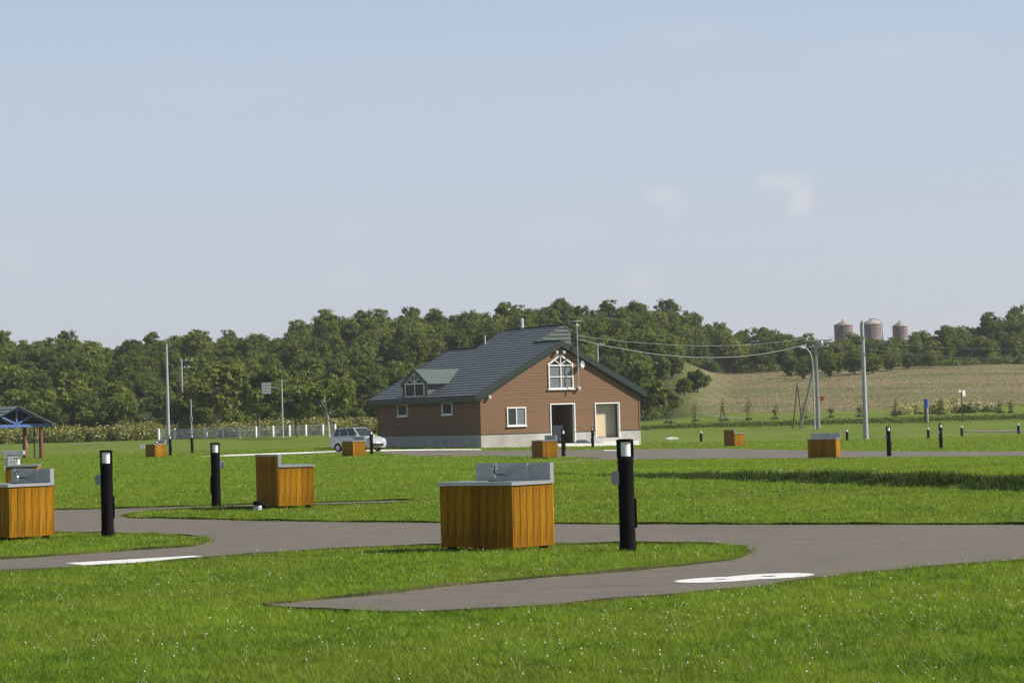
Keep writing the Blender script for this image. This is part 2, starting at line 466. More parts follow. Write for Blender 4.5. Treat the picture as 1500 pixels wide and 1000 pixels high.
# ------------------------------------------------------------------ ground sheet
xs = np.unique(np.concatenate([np.arange(-900, -120, 30), np.arange(-120, -20, 2), np.arange(-20, 20, .5), np.arange(20, 120, 2), np.arange(120, 901, 30)]))
ys = np.unique(np.concatenate([np.arange(-120, 10, 6), np.arange(10, 70, .4), np.arange(70, 300, 1.5), np.arange(300, 450, 4), np.arange(450, 2400, 40)]))
X, Y = np.meshgrid(xs, ys)
Z = H(X, Y)
nx, ny = len(xs), len(ys)
V = np.stack([X, Y, Z], -1).reshape(-1, 3)
I = np.arange(nx * ny).reshape(ny, nx)
Fq = np.stack([I[:-1, :-1], I[:-1, 1:], I[1:, 1:], I[1:, :-1]], -1).reshape(-1, 4)
PXg = 750 + F * X / np.maximum(Y, 60)
wob = 3 * np.sin(X * .21) + 2 * np.sin(X * .07 + 1)
field = sm(975, 1040, PXg) * sm(254, 262, Y + wob) * (1 - .0 * Y)
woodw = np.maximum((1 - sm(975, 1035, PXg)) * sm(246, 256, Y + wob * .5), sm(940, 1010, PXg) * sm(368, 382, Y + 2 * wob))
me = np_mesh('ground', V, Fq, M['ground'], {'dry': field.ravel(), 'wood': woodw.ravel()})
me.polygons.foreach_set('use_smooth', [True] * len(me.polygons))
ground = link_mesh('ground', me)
tag(ground, kind='structure')

# ------------------------------------------------------------------ roads and paths (traced outlines laid on the ground)
def outline(pix, step=.35, jit=0.0):
    w = [hit(*p) for p in pix]
    res = []
    for i in range(len(w)):
        a, b_ = w[i], w[(i + 1) % len(w)]
        n = max(1, min(80, int((b_ - a).length / step)))
        for k in range(n):
            p = a.lerp(b_, k / n)
            res.append((p.x + random.uniform(-jit, jit), p.y + random.uniform(-jit, jit)))
    return np.array(res)
def smooth_poly(P, it=2):
    for _ in range(it):
        P = .5 * P + .25 * (np.roll(P, 1, 0) + np.roll(P, -1, 0))
    return P
def inside(P, x, y):
    r = np.zeros(len(x), bool)
    x0, y0 = P[:, 0], P[:, 1]
    x1, y1 = np.roll(x0, -1), np.roll(y0, -1)
    for a, b_, c_, d_ in zip(x0, y0, x1, y1):
        if b_ == d_: continue
        m_ = ((b_ > y) != (d_ > y)) & (x < (c_ - a) * (y - b_) / (d_ - b_) + a)
        r ^= m_
    return r
def sheet(name, P, mat, lift, grid=1.0, kind='structure'):
    n = len(P)
    gx = np.arange(P[:, 0].min(), P[:, 0].max(), grid); gy = np.arange(P[:, 1].min(), P[:, 1].max(), grid)
    GX, GY = np.meshgrid(gx, gy); GX = GX.ravel() + .03; GY = GY.ravel() + .03
    k = inside(P, GX, GY)
    pts = [Vector((float(a), float(b_))) for a, b_ in P] + [Vector((float(a), float(b_))) for a, b_ in zip(GX[k], GY[k])]
    vs, es, fs, *_ = geometry.delaunay_2d_cdt(pts, [], [list(range(n))], 1, 1e-5)
    co = np.array([(v.x, v.y) for v in vs])
    z = H(co[:, 0], co[:, 1]) + lift
    me = bpy.data.meshes.new(name)
    me.from_pydata([(a, b_, c_) for (a, b_), c_ in zip(co, z)], [], [tuple(f) for f in fs])
    bm = bmesh.new(); bm.from_mesh(me); bmesh.ops.recalc_face_normals(bm, faces=bm.faces[:])
    for f_ in bm.faces:
        if f_.normal.z < 0: f_.normal_flip()
    bm.to_mesh(me); bm.free()
    me.materials.append(mat)
    bset = set((round(float(a), 3), round(float(b_), 3)) for a, b_ in P)
    at_ = me.attributes.new('edge', 'FLOAT', 'POINT')
    at_.data.foreach_set('value', np.array([1.0 if (round(v.co.x, 3), round(v.co.y, 3)) in bset else 0.0 for v in me.vertices], np.float32))
    o_ = link_mesh(name, me)
    tag(o_, kind=kind)
    return o_
R1 = [(1800, 769), (1500, 768.5), (1100, 768.5), (940, 768), (820, 767.5), (640, 766), (520, 764.5), (400, 763), (260, 760), (200, 759), (180, 757), (186, 753.5), (205, 750.5),
      (250, 747.5), (300, 745), (370, 743), (480, 740.3), (560, 737.8), (616, 733.5), (600, 732.6), (480, 736.2), (370, 739), (290, 741.5), (192, 744.5), (70, 747), (-300, 752),
      (-300, 786), (-100, 782), (0, 781), (70, 781), (220, 783), (285, 787), (303, 791), (302, 795), (288, 800), (200, 806), (112, 812.5), (0, 819.5), (-300, 842), (-300, 862),
      (0, 839), (100, 833), (300, 819), (450, 807.5), (560, 802.5), (650, 800), (815, 798), (935, 797), (1010, 796.5), (1070, 799), (1090, 804), (1097, 810), (1088, 817), (1060, 822), (980, 831),
      (900, 838.5), (700, 854.5), (520, 874), (440, 882), (372, 888), (400, 892.5), (440, 895), (500, 898), (600, 899.5), (700, 895.5), (800, 889), (900, 881.5), (1000, 872), (1100, 862),
      (1200, 850), (1300, 838.5), (1400, 829), (1500, 824), (1800, 805)]
P1 = smooth_poly(outline(R1, .22, .06), 1)
road = sheet('asphalt_lane', P1, M['asphalt'], .004, .45)
R2 = [(1750, 667), (1500, 668), (1180, 671.3), (940, 673), (860, 674.8), (815, 677.8), (812, 677), (850, 674), (882, 672.2), (878, 670.8), (830, 669.3), (756, 668.3), (690, 668), (610, 668.2), (596, 667),
      (585, 665.5), (560, 663.8), (560, 661.6), (620, 660.6), (700, 660.2), (780, 659.7), (884, 659), (940, 658.2), (1060, 657.4), (1180, 660), (1300, 661), (1500, 661.5), (1750, 661)]
P2 = outline(R2, 1.0)
sheet('asphalt_road', P2, M['asphalt'], .02, 2.0)
R3 = [(290, 669.3), (340, 666.3), (487, 661.0), (560, 659.2), (640, 658.4), (705, 658.2), (705, 659.6), (640, 660.0), (555, 661.2), (487, 663.2), (340, 668.4)]
P3 = outline(R3, 1.0)
sheet('concrete_path', P3, M['pale_concrete'], .03, 2.0)
R4 = [(1750, 629.5), (1500, 630), (1450, 630), (1405, 630.8), (1440, 633), (1500, 632.7), (1750, 632.5)]
P4 = outline(R4, 2.0)
sheet('far_footpath', P4, M['asphalt'], .03, 2.5)
R5 = [(1020, 609.3), (1040, 608.2), (1066, 610), (1100, 613.3), (1092, 614), (1060, 611.2), (1036, 609.8)]
P5 = outline(R5, 2.0)
sheet('hill_path', P5, M['asphalt'], .03, 2.5)
R6 = [(105, 650.6), (160, 650.0), (160, 651.4), (108, 652.0)]
P6 = outline(R6, 1.0)
sheet('gravel_path', P6, M['asphalt'], .03, 2.5)
R7 = [(885, 659.6), (922, 659.2), (922, 660.4), (886, 660.8)]
# painted patch beside the house drive
P7 = outline(R7, 1.0)
o7 = sheet('painted_line', P7, M['paint'], .028, 2.0, kind='structure')

# cut turf edge standing a little above the asphalt
tv = []; tf = []
for i, (x, y) in enumerate(P1):
    hgt_ = .032 + .012 * math.sin(i * .9) * math.sin(i * .37)
    tv += [(x, y, -.02), (x, y, hgt_)]
nP = len(P1)
for i in range(nP):
    j = (i + 1) % nP
    if abs(P1[i][0]) > 12 and abs(P1[j][0]) > 12: continue
    tf.append((2 * i, 2 * j, 2 * j + 1, 2 * i + 1))
M['soil'] = pmat('turf_soil', (.045, .042, .016), (.022, .026, .009), scale=7, rough=.95, dirt=((.20, .15, .085), 1.1, .7))
me = bpy.data.meshes.new('turf_edge'); me.from_pydata(tv, [], tf); me.materials.append(M['soil'])
tag(link_mesh('turf_edge', me), kind='structure')

# ------------------------------------------------------------------ painted site numbers
def site_number(txt, pa, pb, aspect, rz_extra, label, offs=.03):
    a, b_ = hit(*pa), hit(*pb)
    cu = bpy.data.curves.new('site_number', 'FONT'); cu.body = txt; cu.offset = offs
    cu.resolution_u = 4
    to = bpy.data.objects.new('tmp_text', cu); COL.objects.link(to)
    dg = bpy.context.evaluated_depsgraph_get()
    me = bpy.data.meshes.new_from_object(to.evaluated_get(dg))
    bpy.data.objects.remove(to)
    co = np.array([v.co[:] for v in me.vertices])
    mn, mx_ = co.min(0), co.max(0)
    ln = (b_ - a).length
    co = (co - (mn + mx_) / 2)
    co[:, 0] *= aspect * ln / (mx_[0] - mn[0]); co[:, 1] *= ln / (mx_[1] - mn[1]); co[:, 2] = 0
    me.vertices.foreach_set('co', co.astype(np.float32).ravel())
    me.materials.clear(); me.materials.append(M['paint']); me.update()
    mid = (a + b_) / 2
    ang = math.atan2(b_.y - a.y, b_.x - a.x)
    o_ = link_mesh('site_number', me, None, (mid.x, mid.y, mid.z + .008), (0, 0, ang + rz_extra))
    tag(o_, label, 'road marking')
    return o_
site_number('8', (993, 853.5), (1187, 840.5), .44, math.pi / 2, 'white painted number 8 lying on the asphalt bay in front', .065)
site_number('1', (112, 827), (301, 816), .5, math.pi / 2, 'white painted number 1 on the lane below the bollard at left', .05)

# ------------------------------------------------------------------ brown house with slate roof
AL = math.radians(30)
HW, HL = 12.56, 15.3
hp = hit(705.5, 656)
house = empty('brown_house', hp, AL)
tag(house, 'large brown-sided house with dark slate metal roof and a dormer', 'house')
RZ = 7.05; EZ = 3.5; OV = .45
SLOPE = (RZ - EZ) / (HW / 2 + OV)
def zr(x): return EZ + (min(x, HW - x) + OV) * SLOPE
PL = .88
def intervals(z0, z1, a, b_, ops):
    iv = [(a, b_)]
    zm = .5 * (z0 + z1)
    for (oa, ob, oz0, oz1) in ops:
        if oz0 < zm < oz1:
            nv = []
            for (p, q) in iv:
                if ob <= p or oa >= q: nv.append((p, q)); continue
                if oa > p: nv.append((p, oa))
                if ob < q: nv.append((ob, q))
            iv = nv
    return iv
GOPS = [(1.98, 3.46, 1.40, 2.66), (5.42, 7.28, .12, 2.78), (8.98, 10.86, .42, 2.76), (5.30, 7.26, 3.82, 5.45)]
def attic_ops(z):
    if 5.45 <= z < 6.1:
        h = (6.1 - z) / .65 * .98
        return [(6.28 - h, 6.28 + h, z - .2, z + .2)]
    return []
TH = .16
# gable siding: lapped courses in real relief
sid = MB()
CH = .192
levels = set([PL])
z = PL
zs = [PL]
marks = sorted([1.40, 2.66, 2.76, 2.78, 3.82, 5.45])
while z < RZ:
    z += CH
    zs.append(z)
def course(mb, z0, z1, a, b_, axis, lap=.009):
    if axis == 'g':     # gable, face towards -y
        prof = [(-lap, z0), (0, z1), (TH, z1), (TH, z0)]
        mb.prism(prof, 'x', a, b_)
    else:               # left wall, face towards -x
        mb.prism([(-lap, z0), (0, z1), (TH, z1), (TH, z0)], 'y', a, b_)
for z0 in zs[:-1]:
    z1 = z0 + CH
    lim = (z1 + .28 - EZ) / SLOPE - OV
    a = max(.0, lim)
    if a >= HW / 2: continue
    for (p, q) in intervals(z0, z1, a, HW - a, GOPS + attic_ops(z0 + CH / 2)):
        if q - p > .02: course(sid, z0, z1 - .003, p, q, 'g')
o_ = sid.build('gable_siding', M['siding'], house); o_['kind'] = 'stuff'; o_['label'] = 'sunlit brick-brown lapped siding of the gable end'
LOPS = [(3.85, 5.35, 2.28, 3.12), (10.45, 12.0, 2.28, 3.12)]
sid = MB()
for z0 in zs[:-1]:
    z1 = z0 + CH
    if z1 > 3.45: break
    for (p, q) in intervals(z0, z1, TH + .002, HL, LOPS):
        course(sid, z0, z1 - .003, p, q, 'l')
o_ = sid.build('side_siding', M['siding'], house); o_['kind'] = 'stuff'
mb = MB()
mb.box(HW - TH, HW, TH + .002, HL, PL, 3.45)
mb.box(TH, HW - TH, HL - TH, HL, PL, 3.4)
mb.prism([(0.3, 3.4), (HW - .3, 3.4), (HW / 2, RZ - .35)], 'y', HL - TH, HL - .002)
mb.build('rear_wall', M['siding'], house)
# corner boards
for (x, y) in ((-.035, -.035), (HW - .06, -.035)):
    MB().box(x, x + .1, y, y + .1, PL, 3.2).build('corner_board', M['siding'], house)
# plinth
mb = MB()
for (p, q) in ((-.03, 5.42), (7.28, 8.98), (10.86, HW + .03)):
    mb.box(p, q, -.03, .2, -.5, PL - .004)
mb.box(8.98, 10.86, -.03, .2, -.5, .42); mb.box(5.42, 7.28, -.03, .2, -.5, .12)
mb.box(-.03, .2, .2, HL, -.5, PL - .004)
mb.box(HW - .2, HW + .03, .2, HL, -.5, PL - .004)
mb.build('plinth', M['concrete'], house)
mb = MB()
for (p, q) in ((-.05, 5.42), (7.28, 8.98), (10.86, HW + .05)):
    MB().box(p, q, -.06, .02, PL - .003, PL + .03).build('drip_rail', M['trim'], house)
MB().box(-.06, .02, .02, HL, PL - .003, PL + .03).build('drip_rail', M['trim'], house)



# roof: stepped metal courses in relief
def stepped(mb, p0, p1, a, b_, nc, axis_fn, lift=.045):
    """courses from eave point p0 up to p1 (x,z), running from a to b along y"""
    dx, dz = p1[0] - p0[0], p1[1] - p0[1]
    ln = math.hypot(dx, dz); nxv, nzv = -dz / ln, dx / ln
    if nzv < 0: nxv, nzv = -nxv, -nzv
    for i in range(nc):
        s0, s1 = i / nc, (i + 1) / nc + .002
        A = (p0[0] + dx * s0 + nxv * lift, p0[1] + dz * s0 + nzv * lift)
        B = (p0[0] + dx * s1 + nxv * .004, p0[1] + dz * s1 + nzv * .004)
        A2 = (p0[0] + dx * s0 - nxv * .03, p0[1] + dz * s0 - nzv * .03)
        B2 = (p0[0] + dx * s1 - nxv * .03, p0[1] + dz * s1 - nzv * .03)
        mb.prism([A, B, B2, A2], 'y', axis_fn(s0, 0), axis_fn(s0, 1))
FO = -.2
roofp = MB().box(0, .01, 0, .01, 0, .01)
roof = MB().prism([(-OV + .05, EZ - .36), (0, EZ - .36), (HW / 2, RZ - .33), (HW, EZ - .36), (HW + OV - .05, EZ - .36), (HW + OV - .05, EZ - .02), (HW / 2, RZ - .045), (-OV + .05, EZ - .02)], 'y', FO + .06, HL + .34).build('roof', M['trim'], house)
mb = MB(); stepped(mb, (-OV, EZ), (HW / 2, RZ), 0, 0, 20, lambda s, k: (FO, HL + .4)[k])
o_ = mb.build('roof_courses', M['roof'], roof); o_['kind'] = 'stuff'
mb = MB(); stepped(mb, (HW + OV, EZ), (HW / 2 , RZ), 0, 0, 20, lambda s, k: (FO, HL + .4)[k])
o_ = mb.build('roof_courses', M['roof'], roof); o_['kind'] = 'stuff'
# fascia boards
MB().box(-OV - .06, -OV, FO - .05, HL + .4, EZ - .42, EZ + .02).build('eave_fascia', M['trim'], roof)
MB().box(HW + OV, HW + OV + .06, FO - .05, HL + .4, EZ - .42, EZ + .02).build('eave_fascia', M['trim'], roof)
for s in (0, 1):
    pts = [(-OV - .055, EZ - .40), (HW / 2, RZ - .36), (HW / 2, RZ + .06), (-OV - .055, EZ + .05)]
    if s: pts = [(HW - x + (.004 if x == HW / 2 else 0), z) for x, z in pts]
    for y in (FO - .06, HL + .401):
        MB().prism(pts, 'y', y, y + .06).build('rake_board', M['trim'], roof)
# raised roof section behind the front ridge
YA, YB = 3.4, 11.5
UX, UZ = HW / 2 + 2.35, RZ + 2.35 * SLOPE
TX, TZ = UX + .62, UZ - .34
BZ = zr(TX) - .1
MB().prism([(HW / 2 + .05, RZ - .08), (UX, UZ - .08), (TX - .02, TZ - .08), (TX - .02, BZ)], 'y', YA + .03, YB - .03).build('raised_wall', M['greenroof'], roof)
mb = MB(); stepped(mb, (HW / 2, RZ), (UX, UZ), 0, 0, 7, lambda s, k: (YA - .08, YB + .1)[k]); stepped(mb, (TX + .1, TZ - .06), (UX, UZ), 0, 0, 2, lambda s, k: (YA - .08, YB + .1)[k])
o_ = mb.build('raised_roof', M['roof'], roof); o_['kind'] = 'stuff'
mb = MB()                                    # ribbed green metal front of the raised part
def xl_(z_): return HW / 2 + (z_ - RZ) / SLOPE + .12 if z_ > RZ - .1 else HW / 2 + .05
def xr_(z_): return TX - .02 if z_ < TZ - .1 else UX + (UZ - .1 - z_) * (TX - UX) / (UZ - TZ)
for i in range(14):
    z0 = BZ + i * .27; z1 = min(z0 + .2, UZ - .11)
    if z1 - z0 < .03: break
    mb.prism([(xl_(z0), z0), (xr_(z0), z0), (xr_(z1), z1), (xl_(z1), z1)], 'y', YA - .07, YA + .025)
o_ = mb.build('raised_front', M['greenroof'], roof); o_['kind'] = 'stuff'
MB().tube([(UX, YA - .1, UZ + .03), (UX, YB + .1, UZ + .03)], .07, 6).build('ridge_cap', M['trim'], roof)
MB().tube([(HW / 2, FO, RZ + .04), (HW / 2, YA, RZ + .04)], .07, 6).build('ridge_cap', M['trim'], roof)
MB().tube([(HW / 2, YB, RZ + .04), (HW / 2, HL + .4, RZ + .04)], .07, 6).build('ridge_cap', M['trim'], roof)
# vents on the roof
for (yy, hh, r) in ((9.0, .75, .1), (11.2, .85, .04)):
    xx = UX if hh < .8 else HW / 2 + .5
    z0 = UZ if hh < .8 else RZ
    MB().lathe([(r, z0 - .3), (r, z0 + hh), (r * .6, z0 + hh + .02)], 10).build('roof_vent', M['lampwhite'], roof).location = (xx, yy, 0)

# dormer on the left slope
D0, D1 = 7.15, 10.55; DM = (D0 + D1) / 2
DZ0, DZ1, DZ2 = EZ - .02, EZ + 1.15, EZ + 2.0
dorm = empty('dormer', (0, 0, 0), 0, house)
xe = lambda z_: -OV + (z_ - EZ) / SLOPE
MB().prism([(D0 + .06, DZ0), (D1 - .06, DZ0), (D1 - .06, DZ1), (DM, DZ2 - .04), (D0 + .06, DZ1)], 'x', -.22, xe(DZ1)).build('dormer_body', M['greenroof'], dorm)
mb = MB()
for s in (0, 1):
    ya, dy = (D0 - .22, 1) if s == 0 else (D1 + .22, -1)
    half = DM - (D0 - .22)
    zl = DZ1 - .16
    nC = 5
    for i in range(nC):
        f0, f1 = i / nC, (i + 1) / nC
        y0, y1 = ya + dy * half * f0, ya + dy * half * f1
        z0, z1 = zl + (DZ2 - zl) * f0, zl + (DZ2 - zl) * f1
        x0e, x1e = xe(z0) + .1, xe(z1) + .1
        vs = [(-.29, y0, z0 + .04), (-.29, y1, z1 + .005), (x1e, y1, z1 + .005), (x0e, y0, z0 + .04), (-.29, y0, z0 - .05), (-.29, y1, z1 - .05), (x1e, y1, z1 - .05), (x0e, y0, z0 - .05)]
        mb.add(vs, [(0, 1, 2, 3), (7, 6, 5, 4), (0, 4, 5, 1), (1, 5, 6, 2), (2, 6, 7, 3), (3, 7, 4, 0)])
o_ = mb.build('dormer_roof', M['greenroof'], dorm); o_['kind'] = 'stuff'
for s in (1, -1):                            # dark barge boards round the dormer face
    ya = DM + s * (DM - D0 + .24)
    zl = DZ1 - .18
    vs = [(-.35, DM, DZ2 + .08), (-.35, ya, zl + .08), (-.35, ya, zl - .18), (-.35, DM, DZ2 - .18)]
    vs += [(x + .06, y, z) for x, y, z in vs]
    MB().add(vs, [(0, 1, 2, 3), (7, 6, 5, 4), (0, 4, 5, 1), (1, 5, 6, 2), (2, 6, 7, 3), (3, 7, 4, 0)]).build('barge_board', M['trim'], dorm)
    MB().box(-.30, -.215, DM + s * (DM - D0) - .12, DM + s * (DM - D0) + .06, DZ0, DZ1 - .1).build('dormer_post', M['trim'], dorm)

def fan_window(parent, cx, z0, z1, zt, hw, put, rows, pane):
    """house-shaped window: rectangular lights below, fan light above. put(a0,a1,z0,z1,d0,d1) maps wall coords to a box"""
    fr = .085
    win = empty('window', (0, 0, 0), 0, parent)
    def bar(a0, a1, b0, b1, d=.07): MBput([(a0, a1, b0, b1, d)], 'window_frame')
    def MBput(lst, name, mat=None, dd=(-.07, 0)):
        mbb = MB()
        for (a0, a1, b0, b1, d) in lst: put(mbb, a0, a1, b0, b1, -d, .03)
        return mbb.build(name, mat or M['white'], win)
    bar(cx - hw, cx - hw + fr, z0, z1); bar(cx + hw - fr, cx + hw, z0, z1)
    bar(cx - hw + fr, cx + hw - fr, z0, z0 + fr); bar(cx - hw + fr, cx + hw - fr, z1 - fr, z1)
    bar(cx - fr * .4, cx + fr * .4, z0 + fr, z1 - fr, .06)
    hs_ = [z0 + fr + (z1 - z0 - 2 * fr) * k / rows for k in range(1, rows)]
    for h_ in hs_:
        bar(cx - hw + fr, cx - fr * .4, h_ - .03, h_ + .03, .055); bar(cx + fr * .4, cx + hw - fr, h_ - .03, h_ + .03, .055)
    edges = [z0 + fr] + hs_ + [z1 - fr]
    for k in range(rows):
        for (a0, a1) in ((cx - hw + fr, cx - fr * .4), (cx + fr * .4, cx + hw - fr)):
            mbb = MB(); put(mbb, a0, a1, edges[k] + (.03 if k else 0), edges[k + 1] - (.03 if k < rows - 1 else 0), .0, .02); mbb.build('pane', pane, win)
    return win
def put_g(mb, a0, a1, b0, b1, d0, d1): mb.box(a0, a1, d0, d1, b0, b1)
def put_l(mb, a0, a1, b0, b1, d0, d1): mb.box(d0, d1, a0, a1, b0, b1)
def slab(mb, p, wd, d0, d1, plane, off=0):
    """a bar between two points of the wall plane"""
    (a0, b0), (a1, b1) = p
    l_ = math.hypot(a1 - a0, b1 - b0); na, nb = -(b1 - b0) / l_ * wd / 2, (a1 - a0) / l_ * wd / 2
    q = [(a0 + na, b0 + nb), (a1 + na, b1 + nb), (a1 - na, b1 - nb), (a0 - na, b0 - nb)]
    if plane == 'g': mb.prism(q, 'y', d0, d1)
    else: mb.prism(q, 'x', d0 + off, d1 + off)
aw_ = fan_window(house, 6.28, 3.82, 5.45, 6.1, .98, put_g, 2, M['curtain']); aw_['label'] = 'tall white attic window with a pointed fan light in the gable'
for p, wd in ((((5.28, 5.45), (6.28, 6.12)), .1), (((7.28, 5.45), (6.28, 6.12)), .1), (((6.28, 5.45), (6.28, 6.08)), .05), (((6.28, 5.45), (5.8, 5.78)), .05), (((6.28, 5.45), (6.76, 5.78)), .05)):
    mb = MB(); slab(mb, p, wd, -.075 + wd * .1, .03, 'g'); mb.build('fan_bar', M['white'], aw_)
MB().prism([(5.36, 5.46), (7.2, 5.46), (6.28, 6.08)], 'y', .0, .02).build('fan_pane', M['pane'], aw_)
MB().box(5.2, 7.36, -.12, .0, 3.75, 3.82).build('window_sill', M['white'], aw_)
dw = fan_window(dorm, DM, DZ0 + .1, DZ1 - .1, 0, 1.45, lambda mb, a0, a1, b0, b1, d0, d1: mb.box(d0 - .23, d1 - .225, a0, a1, b0, b1), 1, M['pane'])
for p, wd in ((((DM - 1.45, DZ1 - .1), (DM, DZ2 - .22)), .12), (((DM + 1.45, DZ1 - .1), (DM, DZ2 - .22)), .12), (((DM, DZ1 - .1), (DM, DZ2 - .25)), .07), (((DM, DZ1 - .1), (DM - .62, DZ1 + .22)), .07), (((DM, DZ1 - .1), (DM + .62, DZ1 + .22)), .07)):
    mb = MB(); slab(mb, p, wd, -.3 + wd * .1, -.225, 'l'); mb.build('fan_bar', M['white'], dw)
MB().prism([(DM - 1.35, DZ1 - .09), (DM + 1.35, DZ1 - .09), (DM, DZ2 - .26)], 'x', -.235, -.222).build('fan_pane', M['pane'], dw)
def plain_window(parent, a0, a1, b0, b1, put, halves, label=None):
    win = empty('window', (0, 0, 0), 0, parent)
    if label: win['label'] = label
    fr = .085
    for r in ((a0, a0 + fr, b0, b1), (a1 - fr, a1, b0, b1), (a0 + fr, a1 - fr, b0, b0 + fr), (a0 + fr, a1 - fr, b1 - fr, b1)):
        mb = MB(); put(mb, *r, -.07, .04); mb.build('window_frame', M['white'], win)
    if halves:
        mid = (a0 + a1) / 2
        mb = MB(); put(mb, mid - .035, mid + .035, b0 + fr, b1 - fr, -.05, .03); mb.build('window_frame', M['white'], win)
        mb = MB(); put(mb, a0 + fr, mid - .035, b0 + fr, b1 - fr, .0, .02); mb.build('pane', M['pane'], win)
        mb = MB(); put(mb, mid + .035, a1 - fr, b0 + fr, b1 - fr, -.02, .0); mb.build('pane', M['curtain'], win)
    else:
        mb = MB(); put(mb, a0 + fr, a1 - fr, b0 + fr, b1 - fr, .0, .02); mb.build('pane', M['pane'], win)
    mb = MB(); put(mb, a0 - .04, a1 + .04, b0 - .06, b0, -.12, .02); mb.build('window_sill', M['white'], win)
plain_window(house, 1.98, 3.46, 1.40, 2.66, put_g, True, 'white sliding window low in the gable wall')
plain_window(house, 3.85, 5.35, 2.28, 3.12, put_l, False, 'small window under the eave nearer the corner')
plain_window(house, 10.45, 12.0, 2.28, 3.12, put_l, False, 'small window under the eave below the dormer')
# open doorway with the entrance hall behind it
dr = empty('doorway', (0, 0, 0), 0, house)
for r in ((5.36, 5.44, .12, 2.84), (7.26, 7.34, .12, 2.84)): MB().box(r[0], r[1], -.05, .2, r[2], r[3]).build('door_frame', M['white'], dr)
MB().box(5.44, 7.26, -.05, .2, 2.76, 2.84).build('door_frame', M['white'], dr)
mb = MB(); mb.box(5.0, 5.08, .2, 3.2, .1, 2.9); mb.box(7.7, 7.78, .2, 3.2, .1, 2.9); mb.box(5.08, 7.7, 3.1, 3.2, .1, 2.9); mb.box(5.0, 7.78, .2, 3.2, 2.9, 2.98)
mb.build('hall_walls', M['room'], dr)
MB().box(5.0, 7.78, .0, 3.2, .02, .1).build('hall_floor', M['roomdark'], dr)
MB().box(6.42, 7.22, 1.4, 1.46, .12, 1.35).build('inner_door', M['greybox'], dr)
MB().box(5.46, 5.52, .1, .95, .12, 2.7).build('door_leaf', M['trim'], dr)
# side doorway with a beige shutter
sd = empty('side_doorway', (0, 0, 0), 0, house)
for r in ((8.92, 9.0, .42, 2.82), (10.84, 10.92, .42, 2.82)): MB().box(r[0], r[1], -.05, .16, r[2], r[3]).build('door_frame', M['white'], sd)
MB().box(9.0, 10.84, -.05, .16, 2.74, 2.82).build('door_frame', M['white'], sd)
mb = MB(); mb.box(10.86, 10.92, .16, .7, .4, 2.8); mb.box(8.92, 8.98, .16, .7, .4, 2.8); mb.box(8.98, 10.86, .16, .7, 2.76, 2.82); mb.box(8.98, 10.86, .2, .7, .34, .4)
mb.build('door_reveal', M['trim'], sd)
MB().box(8.98, 10.86, .45, .5, .4, 2.76).build('door_panel', M['shutter'], sd)
MB().box(9.02, 9.92, .39, .44, .46, 1.95).build('plywood_panel', M['board'], sd)
# steps, cheek walls, lamps, horn, mast
MB().box(4.6, 8.3, -2.2, -.03, -.5, .1).build('entrance_slab', M['pale_concrete'], house)
for (x0, x1, zc) in ((4.2, 4.6, .42), (7.45, 8.35, .34)):
    MB().prism([(-1.9, -.5), (-.03, -.5), (-.03, zc), (-1.1, zc), (-1.9, .1)], 'x', x0, x1).build('cheek_wall', M['greybox'] if zc < .4 else M['concrete'], house)
MB().box(8.7, 11.6, -1.3, -.03, -.5, .16).build('side_step', M['pale_concrete'], house)
def lamp(x, z_):
    l_ = empty('gable_lamp', (x, 0, z_), 0, house)
    MB().lathe([(.05, 0), (.05, .03)], 10).build('lamp_mount', M['lampwhite'], l_).rotation_euler = (math.pi / 2, 0, 0)
    b_ = MB().lathe([(.03, -.02), (.09, .03), (.11, .12), (.11, .26), (.02, .28)], 12).build('lamp_bulb', M['lampwhite'], l_, smooth=True)
    b_.rotation_euler = (math.radians(112), 0, 0)
for (x, z_) in ((5.93, 6.36), (6.48, 6.36), (.62, 3.42), (7.63, 3.9)): lamp(x, z_)
hn = empty('horn_speaker', (7.7, -.1, 5.45), 0, house)
MB().lathe([(.05, -.25), (.06, 0), (.12, .14), (.24, .28), (.25, .30), (.02, .2)], 16).build('horn', M['galv'], hn, smooth=True).rotation_euler = (math.radians(88), 0, math.radians(25))
MB().box(-.03, .03, -.02, .12, -.2, -.1).build('horn_bracket', M['galv'], hn)
ms = empty('antenna_mast', (7.38, -.5, 0), 0, house)
MB().tube([(0, 0, 4.0), (0, 0, 8.45)], .035, 8).build('mast', M['galv'], ms)
MB().tube([(-.6, 0, 8.35), (.35, 0, 8.4)], .02, 6).build('antenna_boom', M['galv'], ms)
for k in range(6): MB().tube([(-.55 + k * .16, -.25 + k * .01, 8.36), (-.55 + k * .16, .25, 8.36)], .012, 5).build('antenna_rod', M['galv'], ms)
MB().lathe([(.01, -.1), (.09, -.05), (.1, .03), (.01, .1)], 12).build('mast_ball', M['lampwhite'], ms, smooth=True).location = (0, -.02, 8.1)
for z_ in (5.3, 5.75): MB().box(-.02, .02, 0, .47, z_, z_ + .04).build('mast_bracket', M['galv'], ms)

